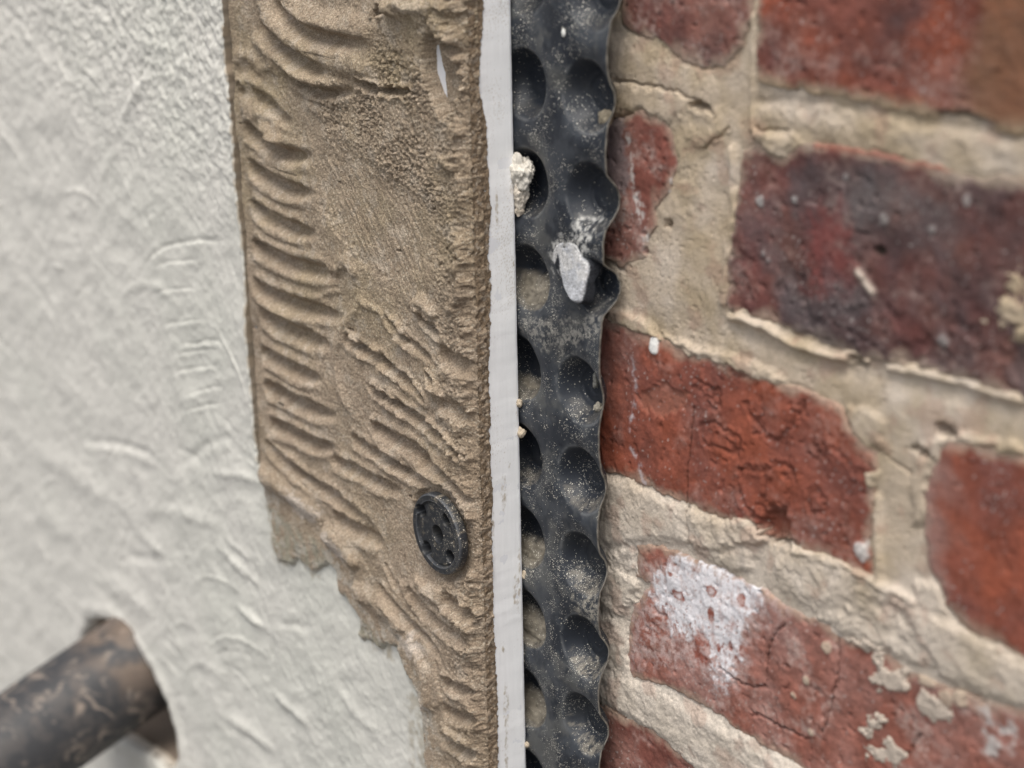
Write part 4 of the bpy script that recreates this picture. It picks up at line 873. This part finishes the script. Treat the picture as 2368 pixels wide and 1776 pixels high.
# ================================================================== DIMPLED MEMBRANE
mem = empty('dimpled_membrane', 'black dimpled plastic sheet with wavy cut edge between white board and brick wall', 'membrane')
YM = -10.2
RC = [at(1361, 225, YM), at(1368, 460, YM), at(1378, 668, YM), at(1343, 907, YM), at(1345, 1114, YM), at(1348, 1308, YM), at(1352, 1501, YM), at(1352, 1678, YM), at(1371, -15, YM)]
LC = [at(1207, 192, YM), at(1212, 422, YM), at(1214, 641, YM), at(1199, 850, YM), at(1200, 1050, YM), at(1207, 1242, YM), at(1211, 1429, YM), at(1213, 1612, YM), at(1215, 1795, YM), at(1204, -50, YM)]
RD = 11.8
RC = [(a - 1.5, b) for a, b in RC]; LC = [(a + 0.6, b) for a, b in LC]
def cut_x(z):
    pts = [at(px - 7, py, YM) for px, py in ((1418, -60), (1412, 120), (1407, 340), (1400, 580), (1395, 790), (1391, 1010), (1389, 1220), (1390, 1400), (1392, 1590), (1393, 1776))]
    p = np.array(sorted((b, a) for a, b in pts))
    return np.interp(z, p[:, 0], p[:, 1])
def cup_depth(r, k=0):
    """depth of a cup below the sheet at distance r (mm) from its centre"""
    t = (1.0 * RD - r) / 0.28
    lip = 0.28 * np.where(t > 20, t, np.log1p(np.exp(np.minimum(t, 20))))      # rounded lip
    lip = lip - 0.5 * np.log1p(np.exp(np.clip((lip - 6.4 / 1.35) / 0.5, -30, 20)))   # rounded foot
    return 1.35 * lip + 0.55 * (1 - ss(0.50 * RD, 0.53 * RD, r)) + 0.25 * (1 - ss(0.24 * RD, 0.27 * RD, r)) + 0.35 * (1 - ss(1.0 * RD, 1.25 * RD, r))
def build_membrane():
    zs = axis((-260, -140, 2.0), (-140, 165, 0.42), (165, 260, 2.0))
    us = np.concatenate([np.linspace(0, 0.5, 34)[:-1], np.linspace(0.5, 1, 130)])
    zcol = zs
    # the straight cut follows the mean of the traced edge
    cx_ = cut_x(zs)
    cx_ = cx_ + 0.35 * fbm(zs, zs * 0, 14, 3, 1001)
    x_left = XE - 34
    X = x_left + (cx_[:, None] - x_left) * us[None, :]; Z = np.repeat(zs[:, None], len(us), 1)
    cents = RC + LC
    # continue the pattern beyond the frame
    dz = -32.0
    for col in (RC[:8], LC[:9]):
        zmin = min(q[1] for q in col); xx = col[-1][0]
        cents += [(xx, zmin + dz * k) for k in range(1, 4)]; zmax = max(q[1] for q in (RC if col[0] in RC else LC)); cents += [(col[0][0], zmax - dz * k) for k in range(1, 3)]
    depth = np.zeros(X.shape); best = np.full(X.shape, 1e9); idx = np.full(X.shape, -1)
    nR = len(RC); FILL = {nR + 2: 0.5, nR + 3: -5.5, nR + 5: -2.5, nR + 6: 1.5, nR + 7: -0.5}; filled = np.zeros(X.shape)
    for k, q in enumerate(cents):
        r = np.hypot(X - q[0], Z - q[1])
        r = r + 0.25 * fbm(X, Z, 12, 2, 1010 + k)
        sh = 0.82 if k == 2 else 1.0
        depth = np.maximum(depth, cup_depth(r / sh))
        fill = FILL.get(k)
        if fill is not None:                          # mortar lying in the lower part of the cup
            lvl = 2.6 + 0.6 * fbm(X, Z, 5, 4, 1060 + k, gain=0.65)
            fm = ss(fill + 1.5, fill - 2.0, Z - q[1] + 1.5 * fbm(X, Z, 5, 3, 1080 + k)) * (r < RD * 0.985)
            d0 = depth.copy(); depth = np.where(fm > 0, np.minimum(depth, depth * (1 - fm) + (lvl + 2.5 * ss(fill - 9, fill, Z - q[1])) * fm), depth)
            filled = np.maximum(filled, fm * ss(0.05, 0.8, d0 - depth + 0.4))
        m = r < best; best = np.where(m, r, best); idx = np.where(m, k, idx)
    for q in cents:                                  # the rim of each row of cups is drawn back at the cut edge
        if q[0] > 30: depth += 0.5 * np.exp(-((Z - q[1]) / 9.5) ** 2) * ss(q[0] + 1, q[0] + 13.5, X)
    n1 = fbm(X, Z, 30, 3, 1002)
    Y = YM + depth + 0.5 * n1 + 0.12 * fbm(X, Z, 7, 3, 1003)
    # shallow saddle: the sheet rises between the cups
    Y -= 0.5 * ss(RD * 1.0, RD * 1.5, best)
    # dust settles on what faces up, specks everywhere
    dYdz = np.gradient(Y, axis=0) / np.maximum(np.gradient(Z, axis=0), 1e-6)
    up = np.clip(dYdz, -2, 2)                       # sheet leaning back upwards
    f1 = fbm(X, Z, 3.5, 5, 1020, gain=0.8); sp = perlin(X / 0.42, Z / 0.5, 1021) + 0.25 * fbm(X, Z, 24, 3, 1022)
    low = ss(40, -90, Z)
    speck = ss(0.46, 0.62, sp + 0.10 * low)
    pile = ss(0.75, 1.5, np.clip(dYdz, -1, 1.2) + 0.6 * f1) * (0.10 + 0.55 * low)
    c = np.ones(X.shape + (3,)) * np.array((0.018, 0.022, 0.030))
    out_ = ss(RD * 0.85, RD * 1.12, best)
    c = mixc(c, (0.075, 0.083, 0.094), 0.45 * out_ * ss(-0.5, 0.7, fbm(X, Z, 16, 5, 1025, gain=0.7)))
    c = mixc(c, (0.12, 0.12, 0.112), 0.5 * (0.25 + 0.75 * out_) * ss(0.0, 0.9, fbm(X, Z, 18, 5, 1023, gain=0.65) + 0.3 * low - 0.1))
    c = mixc(c, (0.42, 0.37, 0.29), np.clip(0.55 * pile, 0, 1))
    c = mixc(c, (0.13, 0.135, 0.14), 0.7 * np.exp(-((best - RD * 1.02) / 0.45) ** 2) * ss(-0.5, 0.4, fbm(X, Z, 6, 4, 1097)))
    for k_, (pp, cl, al) in enumerate((([(1272, 610), (1285, 565), (1320, 548), (1340, 505), (1360, 525), (1362, 570), (1345, 610)], (0.55, 0.54, 0.51), 0.9), ([(1200, 760), (1230, 735), (1340, 745), (1395, 700), (1395, 770), (1330, 800), (1240, 800)], (0.36, 0.34, 0.30), 0.55), ([(1330, 1400), (1395, 1370), (1395, 1450), (1340, 1440)], (0.42, 0.38, 0.31), 0.6))):
        wp = patch(X, Z, [at(u_, v_, YM) for u_, v_ in pp], 1095 + 2 * k_, 3, 4.0) * ss(-0.2, 0.3, fbm(X, Z, 2.6, 5, 1096 + k_, gain=0.8)); c = mixc(c, cl, al * wp)
    fc = np.array((0.215, 0.19, 0.15)) * (1 + 0.35 * fbm(X, Z, 3, 4, 1090, gain=0.7))[..., None]; c = c * (1 - 0.92 * filled[..., None]) + fc * 0.92 * filled[..., None]
    dust = np.clip((0.20 + 0.95 * fbm(X, Z, 13, 5, 1024, gain=0.7) + 0.18 * low) * (0.45 + 0.55 * ss(RD * 0.8, RD * 1.05, best)) + 0.40 * ss(0.25, 0.9, dYdz), 0.02, 1)
    V = np.stack([X.ravel(), Y.ravel(), Z.ravel()], 1); cc = c.reshape(-1, 3)
    Q = grid_faces(len(us), len(zs))
    # analytic-ish normals of the whole sheet so that sheet and cups meet smoothly
    a = V[Q[:, 1]] - V[Q[:, 0]]; b = V[Q[:, 3]] - V[Q[:, 0]]; fn = np.cross(a, b); N = np.zeros_like(V)
    for j in range(4): np.add.at(N, Q[:, j], fn)
    N /= np.linalg.norm(N, axis=1, keepdims=True) + 1e-12
    fi = idx.ravel()[Q[:, 0]]; fr = best.ravel()[Q].mean(axis=1)
    inside = fr < RD * 1.02
    link('sheet', raw_mesh('sheet', V, Q[~inside], cc, normals=N, dust=dust), M_mem, mem)
    for k in range(len(cents)):
        q = Q[inside & (fi == k)]
        if len(q) > 60: link('dimple', raw_mesh('dimple', V, q, cc, normals=N, dust=dust), M_mem, mem)
    # cut edge: a ribbon of the sheet's thickness
    th = 0.75
    fr_ = np.stack([X[:, -1], Y[:, -1] + 0.0, zs], 1); rows = []
    for dx, dy in ((0.0, 0.0), (0.10, 0.06), (0.16, 0.3), (0.12, th - 0.1), (0, th), (-0.25, th)):
        rows.append(fr_ + np.array([dx, dy, 0]) + 0.10 * np.stack([perlin(zs / 1.5, zs * 0 + dy * 3, 1031), zs * 0, zs * 0], 1))
    V2 = np.concatenate(rows); n = len(zs)
    Q2 = np.array([[r * n + i, (r + 1) * n + i, (r + 1) * n + i + 1, r * n + i + 1] for r in range(len(rows) - 1) for i in range(n - 1)])
    c2_ = np.ones((len(V2), 3)) * np.array((0.16, 0.15, 0.13)) * (1 + 0.7 * np.tile(fbm(zs, zs * 0, 3, 4, 1032), len(rows)))[:, None]
    link('cut_edge', raw_mesh('cut_edge', V2, Q2, np.clip(c2_, 0.02, 0.6)), M_mem, mem)
build_membrane()

# torn tongue of plastic standing out of the damaged dimple
def tongue():
    q = [at(1274, 600, YM), at(1282, 568, YM), at(1310, 552, YM), at(1336, 562, YM), at(1348, 590, YM), at(1366, 614, YM), at(1368, 684, YM), at(1356, 696, YM), at(1330, 680, YM), at(1300, 642, YM)]
    p = np.array(q); lo, hi = p.min(0) - 1, p.max(0) + 1
    xs = axis((lo[0], hi[0], 0.3)); zs = axis((lo[1], hi[1], 0.3)); X, Z = np.meshgrid(xs, zs)
    d = poly_sd(X + 0.4 * fbm(X, Z, 4, 3, 1051), Z, curve(q + q[:1], 5))
    t = (hi[1] - Z) / (hi[1] - lo[1])
    h = 0.6 + 5.0 * t ** 1.6 * ss(lo[0], hi[0] - 4, X) - 1.2 * (1 - ss(0, 1.2, d)) + 0.25 * fbm(X, Z, 6, 3, 1052)
    h = np.where(d < 0, h - 3.5 * np.clip(-d, 0, 1.2), h)
    facet = ss(-0.4, 0.6, (X - lo[0]) * 0.62 + (Z - lo[1]) * 0.30 - 7.6 + 0.8 * fbm(X, Z, 4, 3, 1055)) * ss(0.1, 0.5, d)
    m = ss(-0.15, 0.25, fbm(X, Z, 5, 5, 1053, gain=0.7) + 0.5 * ss(0.3, 0.75, 1 - t) - 0.1) * ss(0.2, 0.7, d)
    c = mixc(np.ones(X.shape + (3,)) * np.array((0.03, 0.032, 0.038)), (0.53, 0.54, 0.57), facet)
    c = mixc(c, (0.66, 0.65, 0.64), 0.9 * np.clip(m, 0, 1) * ss(0.75, 0.45, t))
    c = c * (1 + 0.2 * fbm(X, Z, 1.5, 3, 1054))[..., None]
    link('torn_flap', field_mesh('torn_flap', xs, zs, YM - h, np.clip(c, 0.01, 0.9), keep=d > -1.0), M_adh, mem)
tongue()

# ================================================================== LUMPS OF MORTAR
def lump(name, c, r, seed, col, rot=0.0, subdiv=5, amp=0.42, parent=None, mat=M_mortar):
    import bmesh
    bm = bmesh.new(); bmesh.ops.create_icosphere(bm, subdivisions=subdiv, radius=1.0)
    off = Vector((seed * 3.1, seed * 1.7, seed * 0.9))
    for v in bm.verts:
        n = v.co.normalized()
        k = 1 + amp * mnoise.fractal(n * 1.3 + off, 0.7, 2.1, 6) + 0.06 * mnoise.noise(n * 14 + off)
        p = Vector((n.x * r[0], n.y * r[1], n.z * r[2])) * k
        v.co = Matrix.Rotation(rot, 3, 'Y') @ p / 1000.0
    me = bpy.data.meshes.new(name); bm.to_mesh(me); bm.free()
    me.polygons.foreach_set('use_smooth', np.ones(len(me.polygons), bool))
    a = me.color_attributes.new('tint', 'FLOAT_COLOR', 'POINT')
    cc = np.ones((len(me.vertices), 4), np.float32)
    for i, v in enumerate(me.vertices):
        cc[i, :3] = np.array(col) * (1 + 0.2 * mnoise.noise(v.co * 600))
    a.data.foreach_set('color', cc.ravel())
    return link(name, me, mat, parent, (c[0] / 1000, c[1] / 1000, c[2] / 1000))
def on_end(px, py, out=0.0):
    d = R @ np.array([px - CX, CY - py, F]); return (CAM + ((XE + out) / 1000 - CAM[0]) / d[0] * d) * 1000

p = on_end(1206, 400, 1.5); cr_at = p.copy()
cr = empty('mortar_crumb', 'white lump of mortar stuck on the back edge of the white strip', 'mortar lump', loc=tuple(cr_at / 1000)); p = p - cr_at; lump('crumb', p, (4.4, 3.6, 5.8), 3, (0.66, 0.62, 0.55), 0.3, parent=cr)
p = on_end(1203, 455, 1.2) - cr_at; lump('crumb', p, (2.6, 2.4, 4.2), 5, (0.60, 0.54, 0.46), 0.1, parent=cr)
p = on_end(1202, 487, 1.0) - cr_at; lump('crumb', p, (1.6, 1.6, 2.0), 7, (0.56, 0.49, 0.40), 0.1, parent=cr)
for (px, py, s, lab) in ((1222, 1330, 1.7, 'small tan crumb on the strip edge below the middle of the black sheet'), (1207, 932, 1.2, 'tiny tan crumb on the strip edge beside a black dimple'), (1211, 1000, 1.5, 'tiny tan crumb on the strip edge just above another dimple'), (1225, 1722, 1.1, 'tiny tan crumb low down on the strip edge')):
    p = on_end(px - 6, py, 0.4); o = lump('mortar_crumb', p, (s, s * 0.9, s * 1.15), int(px), (0.50, 0.42, 0.32), subdiv=3)
    o['label'] = lab; o['category'] = 'mortar lump'; o['group'] = 'mortar crumbs along the white strip'
# residue lying in the cups
for k, (cq, dx, dz, r3, col, lab) in enumerate((
        (RC[0], 3.0, -7, (2.6, 2.0, 2.4), (0.36, 0.31, 0.23), 'small tan mortar lump in the uppermost full dimple by the cut edge'), (RC[3], 4.0, -6, (1.7, 1.3, 1.7), (0.48, 0.44, 0.36), 'pale pellet in the dimple left of the marked brick'), (RC[3], 2.5, 3.0, (1.0, 1.0, 2.6), (0.36, 0.35, 0.31), 'thin grey streak of mortar high in the dimple left of the marked brick'))):
    big = r3[0] > 5
    o = lump('mortar_residue', (cq[0] + dx, YM + (6.3 if big else 5.6), cq[1] + dz), r3, 40 + k, col, subdiv=5 if big else 3, amp=0.20 if big else 0.4, mat=M_adh)
    o['label'] = lab; o['category'] = 'mortar lump'; o['group'] = 'mortar left in the dimples'
x, z = at(1306, 76, YM); o = lump('mortar_flake', (x, YM - 0.6, z), (0.75, 0.5, 1.4), 61, (0.75, 0.74, 0.70), subdiv=2); o['label'] = 'tiny white flake on the black sheet between the two top dimples'; o['category'] = 'flake'

# ================================================================== FIXING
fx, fz = at(1015, 1234, YF - 7.0)
top_ = at(1015, 1139, YF - 7.0)
RF = 15.0
fix = empty('insulation_fixing', 'round black plastic fixing washer with five holes set in the brown adhesive', 'fixing', loc=(fx / 1000, (YF - 7.6) / 1000, fz / 1000))
def disc():
    nr, na = 150, 420
    rr = np.concatenate([np.linspace(0.02, 1.0, nr - 6) * RF, [RF + 0.12, RF + 0.16, RF + 0.16, RF + 0.14, RF - 0.3, RF - 2.5]])
    th = np.linspace(0, 2 * np.pi, na, endpoint=False)
    Rr, T = np.meshgrid(rr, th, indexing='ij')
    x, z = Rr * np.cos(T), Rr * np.sin(T)
    y = np.zeros(x.shape)
    y -= 0.8 * ss(0.80 * RF, 0.83 * RF, Rr)                          # raised rim
    y += 0.7 * ss(0.965 * RF, 1.0 * RF, Rr)
    y += 0.35 * np.exp(-((Rr - 0.79 * RF) / 0.35) ** 2)
    inhole = np.zeros(x.shape); hole = [(0.0, 0.0, 3.2)]
    for (px, py) in ((979, 1180), (1036, 1203), (991, 1266), (1044, 1287)):
        q = at(px, py, YF - 7.0); hole.append((q[0] - fx, q[1] - fz, 2.55))
    for hx, hz, hr in hole:
        d = np.hypot(x - hx, z - hz); y += (6.0 if hr > 2.9 else 5.0) * (1 - ss(hr - 0.25, hr + 0.25, d)); inhole = np.maximum(inhole, 1 - ss(hr + 0.05, hr + 0.45, d))
    y[nr - 6] = 0.15; y[nr - 5] = 0.6; y[nr - 4] = 1.8; y[nr - 3] = 2.4; y[nr - 2] = 3.0; y[nr - 1] = 3.6
    y = y + 0.05 * fbm(x, z, 3, 3, 1101)
    n1 = fbm(x, z, 2.0, 4, 1102, gain=0.7); sp = perlin(x / 0.38, z / 0.45, 1103)
    c = np.ones(x.shape + (3,)) * np.array((0.022, 0.024, 0.028))
    right = ss(-6, 9, x + 0.3 * z)
    c = mixc(c, (0.10, 0.095, 0.085), 0.4 * ss(0.0, 0.9, n1 + 0.3 * right))
    dust = np.clip(0.02 + 0.45 * right + 0.35 * n1, 0.01, 1) * (1 - 0.8 * inhole)
    rim_glint = np.exp(-((Rr - 0.835 * RF) / 0.22) ** 2) + np.exp(-((Rr - 0.975 * RF) / 0.25) ** 2); c = mixc(c, (0.10, 0.105, 0.115), 0.6 * rim_glint)  # highlight lines along the rim edges, painted into the colour
    c = mixc(c, (0.35, 0.29, 0.21), 0.30 * ss(0.35, 0.9, fbm(x, z, 4, 5, 1104, gain=0.7) + 0.4 * ss(0.86 * RF, RF, Rr) * right - 0.15) * (1 - inhole))
    V = np.stack([x.ravel(), y.ravel(), z.ravel()], 1)
    Q = []
    i, j = np.meshgrid(np.arange(len(rr) - 1), np.arange(na), indexing='ij'); a = (i * na + j).ravel(); b = (i * na + (j + 1) % na).ravel()
    Q = np.stack([a, b, b + na, a + na], 1)
    fi = i.ravel(); rim_from = int(np.searchsorted(rr[:nr - 6], 0.81 * RF))
    link('face', raw_mesh('face', V, Q[fi < rim_from], c.reshape(-1, 3), dust=dust), M_fix, fix)
    link('rim', raw_mesh('rim', V, Q[fi >= rim_from], c.reshape(-1, 3), dust=dust), M_fix, fix)
disc()

# ================================================================== PIPE
pipe = empty('drain_pipe', 'dirty dark grey plastic pipe coming out of a hole in the pale render', 'pipe')
PR = 30.0
def pipe_build():
    # axis: seen at these two pixels; it leaves the wall outwards and falls
    P0 = np.array([*at(302, 1546, YP)]); P0 = np.array([P0[0], YP, P0[1]])
    best = None
    for al in np.linspace(0, 70, 141):
        dvec = np.array([0, -math.cos(math.radians(al)), -math.sin(math.radians(al))])
        q = (P0 + dvec * 40) / 1000 - CAM; cc = R.T @ q; px = CX + F * cc[0] / cc[2]; py = CY - F * cc[1] / cc[2]
        s = (py - 1546) / (px - 302)
        if best is None or abs(s + 0.69) < best[0]: best = (abs(s + 0.69), al, dvec)
    D = best[2]; al = best[1]
    Uv = np.array([1.0, 0, 0]); Wv = np.cross(D, Uv)
    cc = R.T @ (P0 / 1000 - CAM)
    rad = 122.0 * cc[2] / F * 1000
    return P0, D, Uv, Wv, rad, al
P0, PD, PU, PV, PR, PAL = pipe_build()
def tube(name, prof, parent, cols=True, na=140, mat=M_pipe):
    """prof: list of (distance along the axis, radius)"""
    s = np.array([q[0] for q in prof]); r = np.array([q[1] for q in prof]); th = np.linspace(0, 2 * np.pi, na, endpoint=False)
    S, T = np.meshgrid(s, th, indexing='ij'); Rr = np.repeat(r[:, None], na, 1)
    V = P0[None, None] + S[..., None] * PD + Rr[..., None] * (np.cos(T)[..., None] * PU + np.sin(T)[..., None] * PV)
    a_, b_ = T * r.max(), S
    wx = a_ + 9 * fbm(a_, b_, 22, 3, 1201); wz = b_ + 9 * fbm(a_, b_, 22, 3, 1202)
    c = np.ones(S.shape + (3,)) * np.array((0.040, 0.040, 0.043))
    vein = np.exp(-(perlin(wx / 24, wz / 24, 1203) / 0.045) ** 2) * ss(-0.05, 0.3, fbm(a_, b_, 30, 3, 1204))
    vein2 = np.exp(-(perlin(wx / 13 + 7.7, wz / 17, 1208) / 0.05) ** 2) * ss(0.0, 0.35, fbm(a_, b_, 18, 3, 1209))
    c = mixc(c, (0.34, 0.275, 0.225), np.clip(0.8 * vein + 0.6 * vein2, 0, 0.85))
    c = mixc(c, (0.17, 0.13, 0.105), 0.30 * ss(0.40, 0.8, fbm(a_, b_, 20, 4, 1205)))
    c = mixc(c, (0.085, 0.075, 0.07), 0.5 * ss(-0.1, 0.5, fbm(a_, b_, 12, 5, 1206, gain=0.65)))
    nearwall = ss(24, 8, S) * ss(-0.6, 0.5, V[..., 2] * 0 + np.cos(T) * 0 + (V[..., 2] - (P0 + 0 * PD)[2]) / r.max()); c = mixc(c, (0.23, 0.165, 0.12), 0.5 * nearwall * ss(-0.6, 0.3, fbm(a_, b_, 14, 4, 1207)))
    V = V.reshape(-1, 3)
    i, j = np.meshgrid(np.arange(len(s) - 1), np.arange(na), indexing='ij'); a = (i * na + j).ravel(); b = (i * na + (j + 1) % na).ravel()
    return link(name, raw_mesh(name, V, np.stack([a, a + na, b + na, b], 1), np.clip(c, 0.01, 0.9).reshape(-1, 3)), mat, parent)
body = [(-24, PR)] + [(t, PR) for t in np.arange(-23, 92, 1.0)] + [(92, PR - 0.2), (93, PR - 1.6), (95, PR - 1.6), (96, PR - 0.2)]
body += [(t, PR + 0.2) for t in np.arange(97, 150, 1.0)] + [(150, PR), (150.5, PR - 0.6), (150.5, PR - 3), (140, PR - 3.2), (60, PR - 3.2)]
tube('pipe_body', body, pipe)
ring = [(99, PR + 0.25), (99.2, PR + 1.2), (100, PR + 1.5), (107, PR + 1.5), (108, PR + 1.2), (108.2, PR + 0.25)]
tube('collar', ring, pipe)
